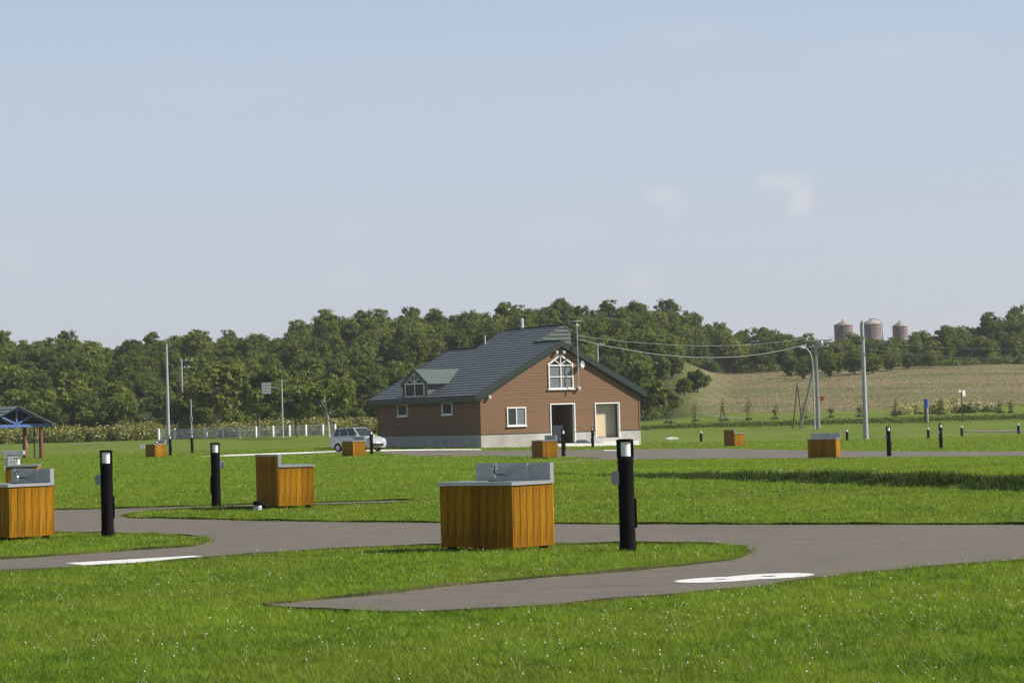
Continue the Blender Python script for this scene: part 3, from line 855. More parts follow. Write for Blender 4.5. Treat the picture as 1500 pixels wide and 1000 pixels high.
# ------------------------------------------------------------------ timber sink stands
SW, SD, SHH, SBK = 1.2, .76, .85, 1.06
def make_sink():
    r = empty('sink_stand')
    MB().box(.025, SW - .025, .025, SD - .025, .07, SHH - .05).box(.03, SW - .03, SD - .06, SD - .026, SHH - .05, SBK - .05).build('core', M['core'], r)
    for (x, y) in ((.06, .06), (SW - .14, .06), (.06, SD - .14), (SW - .14, SD - .14)):
        MB().box(x, x + .08, y, y + .08, -.15, .07).build('foot', M['core'], r)
    def planks(n, length, zt, place):
        wd = length / n
        me = MB().box(.0014, wd - .0014, 0, .024, .058, zt).mesh('plank', M['wood'], bevel=.004)
        for k in range(n):
            loc, rz = place(k * wd)
            o_ = link_mesh('plank', me, r, loc, (random.uniform(-.002, .002), 0, rz))
            o_.location.z += random.uniform(-.006, .002)
    planks(9, SW, SHH - .045, lambda s: ((s, 0, 0), 0))
    planks(6, SD - .05, SHH - .045, lambda s: ((SW, .025 + s, 0), math.pi / 2))
    planks(6, SD - .05, SHH - .045, lambda s: ((0, SD - .025 - s, 0), -math.pi / 2))
    planks(9, SW, SBK - .03, lambda s: ((SW - s, SD, 0), math.pi))
    c = MB()                                  # worktop round the basin
    z0, z1 = SHH - .042, SHH
    e = .018
    bx0, bx1, by0, by1 = .36, .9, .14, .56
    c.box(-e, SW + e, -e, by0, z0, z1); c.box(-e, SW + e, by1, SD - .075, z0, z1)
    c.box(-e, bx0, by0, by1, z0, z1); c.box(bx1, SW + e, by0, by1, z0, z1)
    c.build('worktop', M['steel'], r)
    d = MB(); zb = SHH - .22
    d.box(bx0, bx1, by0, by1, zb - .01, zb)
    for q in ((bx0 - .01, bx0, by0, by1), (bx1, bx1 + .01, by0, by1), (bx0, bx1, by0 - .01, by0), (bx0, bx1, by1, by1 + .01)): d.box(*q, zb, z0)
    d.build('basin', M['steel'], r)
    b_ = MB().box(-e, SW + e, SD - .074, SD - .004, SHH - .04, SBK)
    b_.box(-e, SW + e, SD - .004, SD + .006, SBK - .03, SBK + .004)
    b_.build('backsplash', M['steel'], r, bevel=.003)
    t_ = empty('tap', (.42, SD - .07, SHH + .075), 0, r); t_.scale = (1.35, 1.35, 1.35)
    MB().tube([(0, 0, 0), (0, -.06, 0), (0, -.10, .01)], .013, 8).build('tap_body', M['chrome'], t_)
    MB().tube([(0, -.09, -.03), (0, -.09, .05), (.01, -.10, .075)], .011, 8).build('tap_stem', M['chrome'], t_)
    MB().tube([(0, -.09, .0), (.03, -.14, .05), (.07, -.16, .1), (.085, -.165, .1), (.09, -.17, .075)], .009, 8).build('spout', M['chrome'], t_)
    MB().tube([(-.05, -.09, .05), (.05, -.09, .05)], .008, 6).tube([(0, -.13, .05), (0, -.05, .05)], .008, 6).build('tap_handle', M['chrome'], t_)
    MB().tube([(.86, SD - .085, SBK - .005), (.87, SD - .11, SBK - .08), (.9, SD - .12, SHH + .02)], .006, 6).build('pale_tube', M['lampwhite'], r)  # thin pale curved tube in front of the backsplash
    return r
def corner_place(o_, px, py, rz, lx, ly):
    """stand the thing so that its local corner (lx,ly) touches the ground seen at the pixel"""
    p = hit(px, py)
    c_, s_ = math.cos(rz), math.sin(rz)
    x, y = p.x - (c_ * lx - s_ * ly), p.y - (s_ * lx + c_ * ly)
    cx, cy = x + c_ * SW / 2 - s_ * SD / 2, y + s_ * SW / 2 + c_ * SD / 2
    o_.location = (x, y, Hs(cx, cy))
    o_.rotation_euler = (0, 0, rz)
R_ = math.radians
SINKS = [(752, 808, -42, SW, 0, 'nearest timber sink stand with steel top, between the lane and parking bay'),
         (408, 745.5, 117, 0, SD, 'timber sink stand seen from its tall back beside the grey ground valve'),
         (14, 793, -50, SW, 0, 'timber sink stand with bright side planks cut by the left edge'),
         (9, 733, 97, 0, SD, 'timber sink stand half hidden behind the one at the left edge'),
         (227, 670.3, -53, SW, 0, 'small far timber sink stand on the left lawn beside white-topped bollards'),
         (517, 669.3, -58, SW, 0, 'timber sink stand in front of the silver parked car'),
         (795, 671.5, -66, SW, 0, 'timber sink stand in front of the house doorway'),
         (1076, 654, 117, 0, SD, 'timber sink stand seen from behind on the lawn beyond the far road'),
         (1225, 671.5, -22, SW, 0, 'timber sink stand at the near edge of the far road at right')]
proto = make_sink()
for i, (px, py, rz, lx, ly, lab) in enumerate(SINKS):
    s_ = proto if i == 0 else copy_tree(proto)
    corner_place(s_, px, py, R_(rz), lx, ly)
    tag(s_, lab, 'sink', 'timber sink stands at the camp sites')

# ------------------------------------------------------------------ black lamp bollards
BH = 1.317
def make_bollard():
    r = empty('lamp_bollard')
    MB().lathe([(.1, -.2), (.1, .1), (.094, .12), (.092, 1.035), (.098, 1.04), (.098, 1.06), (.07, 1.065)], 20).build('post', M['black'], r, smooth=True)
    MB().lathe([(.094, 1.06), (.094, 1.10), (.086, 1.115)], 20).build('lantern_base', M['black'], r, smooth=True)
    MB().lathe([(.07, 1.11), (.07, 1.285)], 16).build('lamp_glass', M['lampglass'], r, smooth=True)
    for (x, y) in ((-.08, -.034), (.08, -.034), (-.08, .034), (.08, .034)):
        MB().box(-.012, .012, -.012, .012, 1.10, 1.29).build('lantern_post', M['black'], r).location = (x, y, 0)
    MB().lathe([(.094, 1.283), (.105, 1.29), (.105, 1.305), (.07, BH)], 20).build('cap', M['black'], r, smooth=True)
    bx = MB().box(-.16, -.085, -.035, .035, .79, .94).build('outlet_box', M['greybox'], r, bevel=.006)
    MB().box(-.172, -.16, -.045, .045, .80, .93).build('outlet_cover', M['greybox'], bx, bevel=.005)
    MB().box(.085, .112, -.04, .04, .28, .62).build('service_hatch', M['black'], r, bevel=.004)
    return r
BOLS = [(920, 808, 10, 'near black lamp bollard right of the nearest sink stand'),
        (158, 786, 8, 'black lamp bollard on the grass tongue at left above the painted number'),
        (317, 743, 190, 'black lamp bollard left of the sink stand seen from behind'),
        (1302.5, 668.5, 20, 'black lamp bollard at the near edge of the far road, right of the sink'),
        (1378.5, 656.5, 30, 'black lamp bollard on the lawn just beyond the far road at right'),
        (825.5, 668.5, 15, 'black lamp bollard in front of the open doorway'),
        (868.5, 655.5, 170, 'black lamp bollard close to the gable between the two doors'),
        (544.5, 665, 10, 'black lamp bollard at the nose of the silver car'),
        (249.5, 667.5, 10, 'black lamp bollard just right of the small left sink, by the tall pole'),
        (281.5, 664, 10, 'black lamp bollard in front of the white fence near the thin pole')]
bol = make_bollard()
for i, (px, py, rz, lab) in enumerate(BOLS):
    o_ = bol if i == 0 else copy_tree(bol)
    o_.location = hit(px, py); o_.rotation_euler = (0, 0, R_(rz))
    tag(o_, lab, 'bollard', 'black lamp bollards')
def make_small():
    r = empty('path_bollard')
    MB().lathe([(.1, -.2), (.1, .62), (.06, .64)], 12).build('post', M['black'], r, smooth=True)
    MB().lathe([(.085, .63), (.085, .74), (.03, .78)], 12).build('lamp_head', M['lampwhite'], r, smooth=True)
    return r
SM = [(1027, 646.5, 'small dark bollard with pale head on the lawn right of the house'), (1241, 645, 'small dark bollard standing just behind the far road sink'),
      (1360, 642, 'small dark bollard below the blue information pillar'), (1409, 638.5, 'small dark bollard at the left end of the far footpath'), (1492, 635, 'small dark bollard near the right edge beside the far footpath')]
smb = make_small()
for i, (px, py, lab) in enumerate(SM):
    o_ = smb if i == 0 else copy_tree(smb)
    o_.location = hit(px, py)
    tag(o_, lab, 'bollard', 'small path bollards')

# small things on the lawns
p = hit(378, 747)
gv = empty('ground_valve', p)
MB().lathe([(.075, -.1), (.075, .09), (.07, .1)], 14).build('valve_body', M['galv'], gv, smooth=True)
MB().lathe([(.085, .1), (.09, .11), (.09, .16), (.08, .175)], 14).build('valve_lid', M['black'], gv, smooth=True)
tag(gv, 'small grey ground valve with black lid at the foot of a sink stand', 'valve')
p = hit(983, 643.5)
wb = MB().prism([(-.5, .0), (.45, .0), (.5, .12), (.1, .2), (-.45, .1)], 'y', -.4, .4).build('white_board', M['lampwhite'], None, bevel=.01)
wb.location = p; wb.rotation_euler = (0, 0, .3)
tag(wb, 'flat white board lying on the lawn right of the house', 'board')
for i, (px, py, hh, lab) in enumerate(((38.5, 655.5, .55, 'short white marker post behind the picnic shelter posts'), (206, 656.5, .3, 'left one of two short white markers beside the small left sink'), (210.5, 656.5, .32, 'right one of two short white markers beside the small left sink'))):
    o_ = MB().box(-.09, .09, -.04, .04, -.1, hh).prism([(-.09, hh), (.09, hh), (.05, hh + .06), (-.05, hh + .06)], 'y', -.04, .04).build('marker_post', M['lampwhite'])
    o_.location = hit(px, py); tag(o_, lab, 'marker post', 'white marker posts')

# ------------------------------------------------------------------ parked car
car = empty('parked_car', hit(525, 661.5), R_(-40))
tag(car, 'silver hatchback parked by the dark side wall of the house', 'car')
CW = .74
prof = [(-1.68, .42), (-1.70, .62), (-1.64, .88), (-1.5, .93), (.75, .95), (1.15, .92), (1.55, .80), (1.68, .66), (1.70, .40), (1.6, .24), (1.40, .22), (1.36, .42), (1.2, .56), (1.02, .58), (.84, .52), (.72, .36), (.70, .22),
        (-.72, .22), (-.75, .36), (-.86, .52), (-1.04, .58), (-1.22, .54), (-1.36, .40), (-1.4, .24), (-1.6, .24)]
def carbody():
    bm = bmesh.new()
    L_ = [bm.verts.new((x, -CW, z)) for x, z in prof]; Rr = [bm.verts.new((x, CW, z)) for x, z in prof]
    bm.faces.new(L_); bm.faces.new(Rr[::-1])
    n = len(prof)
    for i in range(n): bm.faces.new((L_[i], Rr[i], Rr[(i + 1) % n], L_[(i + 1) % n]))
    bmesh.ops.recalc_face_normals(bm, faces=bm.faces[:])
    bmesh.ops.bevel(bm, geom=[e for e in bm.edges if abs(e.verts[0].co.y - e.verts[1].co.y) < .01], offset=.035, segments=3, affect='EDGES', profile=.5)
    me = bpy.data.meshes.new('body'); bm.to_mesh(me); bm.free(); me.materials.append(M['carpaint'])
    me.polygons.foreach_set('use_smooth', [True] * len(me.polygons)); me.set_sharp_from_angle(angle=R_(35))
    return me
link_mesh('body', carbody(), car)
MB().box(-1.5, 1.55, -.62, .62, .2, .6).build('underbody', M['rubber'], car)
# cabin: four-sided frustum with roof
cb = [(-1.62, .90), (.78, .93)]; ct = [(-1.33, 1.47), (.18, 1.50)]
def cabpt(s, top, off=0):
    x, z = (ct if top else cb)[s]
    return x, z
yb_, yt_ = CW - .03, CW - .15
V8 = [(cb[0][0], -yb_, cb[0][1]), (cb[1][0], -yb_, cb[1][1]), (cb[1][0], yb_, cb[1][1]), (cb[0][0], yb_, cb[0][1]),
      (ct[0][0], -yt_, ct[0][1]), (ct[1][0], -yt_, ct[1][1]), (ct[1][0], yt_, ct[1][1]), (ct[0][0], yt_, ct[0][1])]
MB().add(V8, [(3, 2, 1, 0), (4, 5, 6, 7), (0, 1, 5, 4), (1, 2, 6, 5), (2, 3, 7, 6), (3, 0, 4, 7)]).build('cabin', M['carpaint'], car, bevel=.05, smooth=True, seg=2)
def pane(q, name='window', mat=None, off=.012):
    a, b_, c_, d_ = [Vector(v) for v in q]
    n = (b_ - a).cross(d_ - a).normalized()
    vs = [v + n * off for v in (a, b_, c_, d_)] + [v - n * .004 for v in (a, b_, c_, d_)]
    return MB().add(vs, [(0, 1, 2, 3), (7, 6, 5, 4), (0, 4, 5, 1), (1, 5, 6, 2), (2, 6, 7, 3), (3, 7, 4, 0)]).build(name, mat or M['carglass'], car)
def bil(q, u, v_):
    a, b_, c_, d_ = [Vector(p_) for p_ in q]
    return (a * (1 - u) + b_ * u) * (1 - v_) + (d_ * (1 - u) + c_ * u) * v_
right = [V8[0], V8[1], V8[5], V8[4]]; left = [V8[2], V8[3], V8[7], V8[6]]; front = [V8[1], V8[2], V8[6], V8[5]]; rear = [V8[3], V8[0], V8[4], V8[7]]
for face in (right, left):
    for (u0, u1) in ((.07, .26), (.30, .60), (.64, .94)) if face is right else ((.06, .36), (.40, .70), (.74, .93)):
        pane([bil(face, u0, .14), bil(face, u1, .14), bil(face, u1, .88), bil(face, u0, .88)])
pane([bil(front, .06, .06), bil(front, .94, .06), bil(front, .93, .92), bil(front, .07, .92)], 'windscreen')
pane([bil(rear, .08, .15), bil(rear, .92, .15), bil(rear, .9, .88), bil(rear, .1, .88)], 'rear_window')
for x in (-1.04, 1.04):
    for y in (-1, 1):
        wh = empty('wheel', (x, y * (CW - .09), .27), 0, car)
        MB().lathe([(.16, -.085), (.25, -.085), (.27, -.06), (.27, .06), (.25, .085), (.16, .085)], 20).build('tyre', M['rubber'], wh, smooth=True).rotation_euler = (math.pi / 2, 0, 0)
        MB().lathe([(.17, -.09), (.15, -.06), (.05, -.075), (.05, .075), (.15, .06), (.17, .09)], 12).build('rim', M['rim'], wh).rotation_euler = (math.pi / 2, 0, 0)
for y in (-1, 1):
    MB().box(1.54, 1.672, y * .55 - .14, y * .55 + .14, .60, .76).build('headlight', M['headlight'], car, bevel=.02)
    MB().box(.52, .66, y * (CW + .02) - .06, y * (CW + .02) + .06, .93, 1.05).build('mirror', M['carpaint'], car, bevel=.02)
    MB().box(-1.705, -1.66, y * .62 - .07, y * .62 + .07, .55, .86).build('tail_light', M['red'], car)
MB().box(1.66, 1.715, -.45, .45, .34, .5).build('grille', M['rubber'], car)
MB().box(1.69, 1.73, -.2, .2, .5, .58).build('number_plate', M['lampwhite'], car)

# ------------------------------------------------------------------ picnic shelter and table on the left
gp = hit(60.5, 671.5)
gz = empty('picnic_shelter', gp, AL)
tag(gz, 'open picnic shelter with blue roof truss and red-brown log posts', 'shelter')
GW, GD = 3.3, 3.4
for (x, y) in ((0, 0), (-GW, 0), (0, GD), (-GW, GD)):
    MB().tube([(x, y, -.3), (x, y, 2.15)], [.14, .125], 12).build('post', M['redlog'], gz, smooth=True)
for y in (-.08, GD + .02):
    MB().box(-GW - .75, .75, y, y + .09, 2.12, 2.32).build('tie_beam', M['blue_truss'], gz)
    mb = MB()
    for p_ in (((-GW / 2 - 2.5, 2.2), (-GW / 2, 3.42)), ((-GW / 2 + 2.5, 2.2), (-GW / 2, 3.42))):
        slab(mb := MB(), p_, .17, y - .02, y + .08, 'g'); mb.build('rafter', M['blue_truss'], gz)
    for p_ in (((-GW / 2, 2.3), (-GW / 2, 3.35)), ((-GW / 2, 2.34), (-GW / 2 - 1.15, 2.9)), ((-GW / 2, 2.34), (-GW / 2 + 1.15, 2.9))):
        slab(mb := MB(), p_, .12, y + .005, y + .065, 'g'); mb.build('truss_brace', M['blue_truss'], gz)
for x in (-GW, 0): MB().box(x - .06, x + .06, .02, GD, 2.13, 2.3).build('side_beam', M['blue_truss'], gz)
for s in (-1, 1):
    mb = MB(); stepped(mb, (-GW / 2 + s * 2.5, 2.27), (-GW / 2, 3.53), 0, 0, 6, lambda s_, k: (-.45, GD + .5)[k])
    o_ = mb.build('roof_slope', M['roof'], gz); o_['kind'] = 'stuff'
MB().prism([(-GW / 2 - 2.25, 2.33), (-GW / 2 + 2.25, 2.33), (-GW / 2, 3.40)], 'y', .1, .13).build('gable_panel', M['core'], gz)
th = empty('picnic_table', at_d(20, 690, 107), .1)
th.location.z = Hs(th.location.x, th.location.y)
tag(th, 'grey picnic table with pale bench at the left edge behind sink stands', 'table')
MB().box(-.5, .5, -.4, .4, .70, .9).build('table_top', M['greybox'], th, bevel=.01)
MB().box(-.35, .3, -.62, -.42, .58, .64).build('bench_seat', M['lampwhite'], th, bevel=.01)
for x in (-.3, .2): MB().box(x - .06, x + .06, -.55, .3, -.1, .58).build('leg', M['lampwhite'], th)
MB().box(-.3, .3, -.12, .12, .5, .7).build('table_frame', M['greybox'], th)
st = MB().tube([(0, 0, -.2), (0, 0, 2.35)], [.06, .045], 8).box(-.08, .08, -.05, .05, 1.2, 1.25).build('dark_post', M['darkwood']); st.location = hit(51, 671.5)
tag(st, 'thin dark wooden post beside the picnic shelter', 'post')

# ------------------------------------------------------------------ poles, signs, fence, wires
def post_at(px, pb, ptop, name, mat, r0, r1, lab, cat='pole'):
    b_ = hit(px, pb)
    hgt = (pb - ptop) / F * b_.y
    r = empty(name, b_)
    MB().tube([(0, 0, -.3), (0, 0, hgt * .5), (0, 0, hgt)], [r0, (r0 + r1) / 2, r1], 12).build('shaft', mat, r, smooth=True)
    tag(r, lab, cat)
    return r, hgt
r, h = post_at(247, 652, 505, 'steel_pole', M['galv'], .16, .09, 'tall pale steel pole by the fence at left')
MB().lathe([(.22, -.1), (.22, .06), (.1, .1)], 12).build('pole_base', M['concrete'], r)
MB().lathe([(.1, h), (.1, h + .08), (.02, h + .1)], 10).build('pole_cap', M['galv'], r)
r, h = post_at(268, 637, 527, 'utility_pole', M['conc_pole'], .17, .11, 'grey utility pole with crossarms against the left wood', 'utility pole')
for z_, ln in ((h - .15, 1.5), (h - .95, 1.1)):
    MB().box(-.2, ln - .2, -.06, .06, z_, z_ + .1).build('crossarm', M['galv'], r)
    for k in range(3): MB().lathe([(.05, z_ + .1), (.06, z_ + .2), (.03, z_ + .26)], 8).build('insulator', M['lampwhite'], r).location = (-.1 + k * ln * .42, 0, 0)
MB().box(-.6, .3, -.05, .05, h - 2.0, h - 1.9).build('crossarm', M['galv'], r)
r, h = post_at(281, 655, 584, 'thin_pole', M['conc_pole'], .07, .05, 'thin dark pole standing behind a bollard near the fence')
MB().box(-.12, .12, -.08, .08, h * .55, h * .55 + .35).build('switch_box', M['greybox'], r)
# signal board on an arm
r, h = post_at(414.5, 641.5, 556, 'sign_post', M['galv'], .09, .07, 'grey post with a white louvred board on a side arm', 'sign')
kz = h - 1.0
MB().tube([(0, 0, kz + .2), (-1.05, 0, kz + .28)], .06, 8).build('arm', M['galv'], r)
bd = MB().box(-1.95, -1.05, -.05, .02, kz - .35, kz + .78).build('sign_board', M['greybox'], r)
for k in range(4):
    MB().box(-1.93, -1.07, -.10, -.052, kz - .32 + k * .275, kz - .32 + k * .275 + .22).build('louvre', M['lampwhite'], bd)
# right-hand utility pole with prop
UB = hit(1199, 628.5)
def pole_h(b_, pb, pt): return (pb - pt) / F * b_.y
uh = pole_h(UB, 628.5, 497)
up = empty('utility_pole', UB)
tag(up, 'concrete utility pole with crossarms and a red plate at right', 'utility pole')
MB().tube([(0, 0, -.4), (0, 0, uh)], [.2, .13], 12).build('shaft', M['conc_pole'], up, smooth=True)
for z_, a, b_ in ((uh - .15, -.95, 1.5), (uh - .75, -1.1, 1.2)):
    MB().box(a, b_, -.2, -.08, z_, z_ + .1).build('crossarm', M['galv'], up)
    for k in range(4): MB().lathe([(.05, z_ + .1), (.07, z_ + .2), (.04, z_ + .3)], 8).build('insulator', M['lampwhite'], up).location = (a + .12 + k * (b_ - a - .24) / 3, -.14, 0)
MB().lathe([(.2, uh - .6), (.22, uh - .55), (.22, uh - .2), (.18, uh - .14)], 12).build('transformer', M['galv'], up, smooth=True).location = (.45, -.25, 0)
MB().prism([(.1, 3.05), (.62, 3.05), (.36, 2.45)], 'y', -.25, -.215).build('warning_plate', M['red'], up)
pr = hit(1172, 628.5) - UB
MB().tube([pr, (-.18, 0, pole_h(UB, 628.5, 533))], .11, 8).build('prop', M['conc_pole'], up, smooth=True)
# street lamp on its own standard beside it
lb = hit(1193.5, 629)
lh = pole_h(lb, 629, 508)
lp = empty('street_lamp', lb)
tag(lp, 'curved-arm street lamp beside the utility pole with the red plate', 'street lamp')
arc = [(0, 0, -.3), (0, 0, lh - 1.6), (-.05, 0, lh - 1.0), (-.22, 0, lh - .5), (-.5, 0, lh - .17), (-.72, 0, lh - .08)]
MB().tube(arc, [.08, .06, .055, .05, .045, .04], 10).build('standard', M['galv'], lp, smooth=True)
lhd = MB().lathe([(.02, -.05), (.1, 0), (.14, .2), (.12, .45), (.03, .52)], 12).build('lamp_head', M['lampwhite'], lp, smooth=True)
lhd.location = (-.66, 0, lh - .07); lhd.rotation_euler = (0, R_(-80), 0)
# dark timber A-frame
ab = hit(1161, 627.5)
s_ = ab.y / F
af = empty('timber_prop', ab); tag(af, 'dark timber A-frame of two leaning poles by the utility pole', 'timber frame')
MB().tube([(0, 0, -.2), (9 * s_, 0, 66 * s_)], [.07, .05], 8).build('leg', M['darkwood'], af)
MB().tube([(14.5 * s_, 0, -.2), (9.6 * s_, .1, 62 * s_)], [.07, .05], 8).build('leg', M['darkwood'], af)
MB().tube([(8.2 * s_, -.09, 58 * s_), (11 * s_, .1, 58.5 * s_)], .03, 6).build('cross_bolt', M['darkwood'], af)
# tall plain pole
r, h = post_at(1268.5, 643.5, 470, 'steel_pole', M['galv'], .2, .12, 'tall plain grey pole rising from the right-hand lawn')
MB().lathe([(.26, -.1), (.26, .05), (.12, .09)], 12).build('pole_base', M['concrete'], r)
for z_ in (h * .72, h * .86): MB().box(-.18, .3, -.16, -.1, z_, z_ + .06).build('bracket', M['galv'], r)
# far pole behind the right roof slope
fp = at_d(876, 545, 262); fp.z = Hs(fp.x, fp.y)
fh = at_d(876, 503, 262).z - fp.z
o_ = empty('utility_pole', fp); tag(o_, 'far utility pole with small crossarm behind the right roof slope', 'utility pole')
MB().tube([(0, 0, -.3), (0, 0, fh)], [.16, .1], 10).build('shaft', M['conc_pole'], o_, smooth=True)
MB().box(-.25, .8, -.05, .05, fh - .3, fh - .2).build('crossarm', M['galv'], o_)
for k in range(4): MB().lathe([(.05, 0), (.06, .1), (.02, .25)], 6).build('insulator', M['lampwhite'], o_).location = (-.2 + k * .3, 0, fh - .2)
# cables
def cable(name, a, b_, sag, rad, lab, n=28):
    pts = []
    for k in range(n + 1):
        q = k / n
        p_ = Vector(a).lerp(Vector(b_), q); p_.z -= 4 * sag * q * (1 - q)
        pts.append(p_)
    tag(MB().tube(pts, rad, 6).build(name, M['cable'], None, smooth=True), lab, 'cable')
ha = house.matrix_basis @ Vector((7.5, -.4, 7.15))
ua = UB + Vector((-.9, -.14, uh - .42)); ub = UB + Vector((-.8, -.14, uh + .16))
cable('power_cable', ha, ua, 1.25, .033, 'lower sagging cable from the house gable to the utility pole')
cable('power_cable', ha + Vector((0, 0, .25)), ub, .72, .02, 'upper thinner cable from the house gable to the utility pole')
ra = at_d(1760, 500, 215); rb = at_d(1760, 492, 215)
cable('power_cable', UB + Vector((1.1, -.14, uh - .42)), ra, 1.5, .036, 'lower cable running from the utility pole out to the right edge')
cable('power_cable', UB + Vector((1.3, -.14, uh + .16)), rb, 1.2, .026, 'upper cable running from the utility pole out to the right edge')
# blue information pillar
b_ = hit(1357.5, 619); s_ = b_.y / F
r = empty('information_pillar', b_, R_(-25)); tag(r, 'tall blue-topped information pillar in front of pale shrubs', 'sign')
MB().box(-.2, .2, -.14, .14, 22 * s_, 35 * s_).build('blue_panel', M['blue'], r, bevel=.01)
MB().box(-.19, -.07, -.13, .13, -.2, 22 * s_).build('leg', M['darkwood'], r)
MB().box(.02, .16, -.13, .1, -.2, 22 * s_).build('leg', M['greybox'], r)
# white finger sign
b_ = hit(1410, 619); s_ = b_.y / F
r = empty('direction_sign', b_, R_(32)); tag(r, 'dark post carrying two white sign boards on the right slope', 'sign')
MB().tube([(0, 0, -.2), (0, 0, 48 * s_)], .06, 8).build('post', M['darkwood'], r)
MB().box(.07, .45, -.06, -.02, 39 * s_, 47.5 * s_).build('sign_board', M['lampwhite'], r, bevel=.01)
MB().box(-.42, -.07, -.05, -.01, 44.5 * s_, 47.5 * s_).build('sign_board', M['lampwhite'], r, bevel=.01)
# fence
fpx = [232.5, 256, 280, 303, 327, 351, 375, 400, 424, 448, 473, 491]
A_, B_ = hit(232.5, 646), hit(491, 642.5)
DF = 238
pf = []
for px in fpx:
    q = (px - fpx[0]) / (fpx[-1] - fpx[0])
    p_ = A_.lerp(B_, q)
    y = DF; x = ray(px, 640).x / ray(px, 640).y * y
    pf.append(Vector((x, y, Hs(x, y))))
fe = empty('mesh_fence', pf[0]); tag(fe, 'low white-posted wire mesh fence along the foot of the left wood', 'fence')
pm = MB().lathe([(.13, -.2), (.13, 1.08), (.1, 1.12)], 10).mesh('fence_post', M['lampwhite'], smooth=True)
for p_ in pf: link_mesh('fence_post', pm, fe, p_ - pf[0])
for a, b_ in zip(pf[:-1], pf[1:]):
    d_ = b_ - a
    wd = d_.length - .24
    g = MB()
    n = int(wd / .11)
    for k in range(n + 1): g.box(k * wd / n - .018, k * wd / n + .018, -.018, .018, .08, 1.05)
    for z_ in (.08, .4, .72, 1.03): g.box(0, wd, -.012, .012, z_, z_ + .03)
    o_ = g.build('mesh_panel', M['lampwhite'], fe); o_.location = a - pf[0] + d_.normalized() * .12; o_.rotation_euler = (0, 0, math.atan2(d_.y, d_.x)); o_['kind'] = 'stuff'
# silos on the hill
for (px, wpx, ytop, yb, lab, arm) in ((1236, 27, 476.5, 500, 'rusty silo with conical roof, left of the three', 0), (1276, 31, 475, 500, 'rusty silo with curved filling pipe behind the tall grey pole', 1), (1319, 22, 478, 500, 'rusty silo half hidden by treetops, right of the three', 0)):
    D_ = 600
    b_ = at_d(px, yb, D_); s_ = D_ / F
    zg = Hs(b_.x, b_.y)
    r = empty('silo', (b_.x, b_.y, zg)); tag(r, lab, 'silo', 'silos on the hill')
    R0 = wpx / 2 * s_; ht = at_d(px, ytop, D_).z - zg
    MB().lathe([(R0, -.5), (R0, ht * .5), (R0, ht)], 24).build('drum', M['silo'], r, smooth=True)
    for k in range(1, 5): MB().lathe([(R0 + .05, 0), (R0 + .09, .05), (R0 + .05, .1)], 24).build('hoop', M['silotop'], r, smooth=True).location = (0, 0, ht * (.45 + k * .13))
    MB().lathe([(R0 + .15, ht), (R0 + .1, ht + .08), (.35, ht + 6.2 * s_), (.3, ht + 6.4 * s_)], 24).build('cone_roof', M['silotop'], r, smooth=True)
    MB().lathe([(.3, ht + 6.2 * s_), (.34, ht + 7.6 * s_), (.1, ht + 8.4 * s_)], 10).build('roof_cap', M['galv'], r, smooth=True)
    MB().tube([(-.3, -.3, ht + 6 * s_), (-.3, -.3, ht + 8.5 * s_), (-.1, -.3, ht + 9 * s_)], .08, 6).build('vent_pipe', M['galv'], r)
    MB().box(-.25, .0, -R0 - .15, -R0 - .02, 0, ht).build('ladder', M['galv'], r)
    if arm: MB().tube([(.1, -.2, ht + 8 * s_), (R0 * .5, -.3, ht + 8.3 * s_), (R0 * .95, -.3, ht + 6 * s_), (R0 + .2, -.3, ht + 1 * s_), (R0 + .25, -.3, 0)], .13, 8).build('filling_pipe', M['galv'], r, smooth=True)

# ------------------------------------------------------------------ trees
def leaf_quads(cent, nrm, size, rg):
    n = len(cent)
    r = rg.normal(size=(n, 3))
    t1 = np.cross(nrm, r); t1 /= np.linalg.norm(t1, axis=1, keepdims=True) + 1e-9
    t2 = np.cross(nrm, t1)
    s1 = (size * rg.uniform(.7, 1.3, n))[:, None]; s2 = s1 * rg.uniform(.45, .8, n)[:, None]
    v = np.stack([cent - t1 * s1, cent - t2 * s2, cent + t1 * s1, cent + t2 * s2], 1).reshape(-1, 3)
    return v, np.arange(4 * n).reshape(n, 4)
def crown_mesh(name, mat, h, rad, nclump, nleaf, leaf, seed, low=.28):
    rg = np.random.default_rng(seed)
    cs = []; rs = []
    k = 0
    while len(cs) < nclump and k < 4000:
        k += 1
        d = rg.normal(size=3); d /= np.linalg.norm(d)
        q = rg.uniform(.12, .82) ** .5
        p_ = np.array([d[0] * rad * q, d[1] * rad * q, h * (low + (1 - low) * .5) + d[2] * h * (1 - low) * .5 * q])
        rr = rg.uniform(.10, .27) * rad
        p_[:2] *= 1 - .25 * rr / rad
        cs.append(p_); rs.append(rr)
    cs = np.array(cs); rs = np.array(rs)
    idx = rg.integers(0, nclump, nleaf)
    d = rg.normal(size=(nleaf, 3)); d[:, 2] += .35
    d /= np.linalg.norm(d, axis=1, keepdims=True)
    q = rg.uniform(.4, 1.3, nleaf)[:, None]
    cent = cs[idx] + d * rs[idx][:, None] * q * np.array([1.15, 1.15, .85])
    nr = d + rg.normal(size=(nleaf, 3)) * .55
    nr /= np.linalg.norm(nr, axis=1, keepdims=True)
    v, f = leaf_quads(cent, nr, leaf, rg)
    return np_mesh(name, v, f, mat), cs
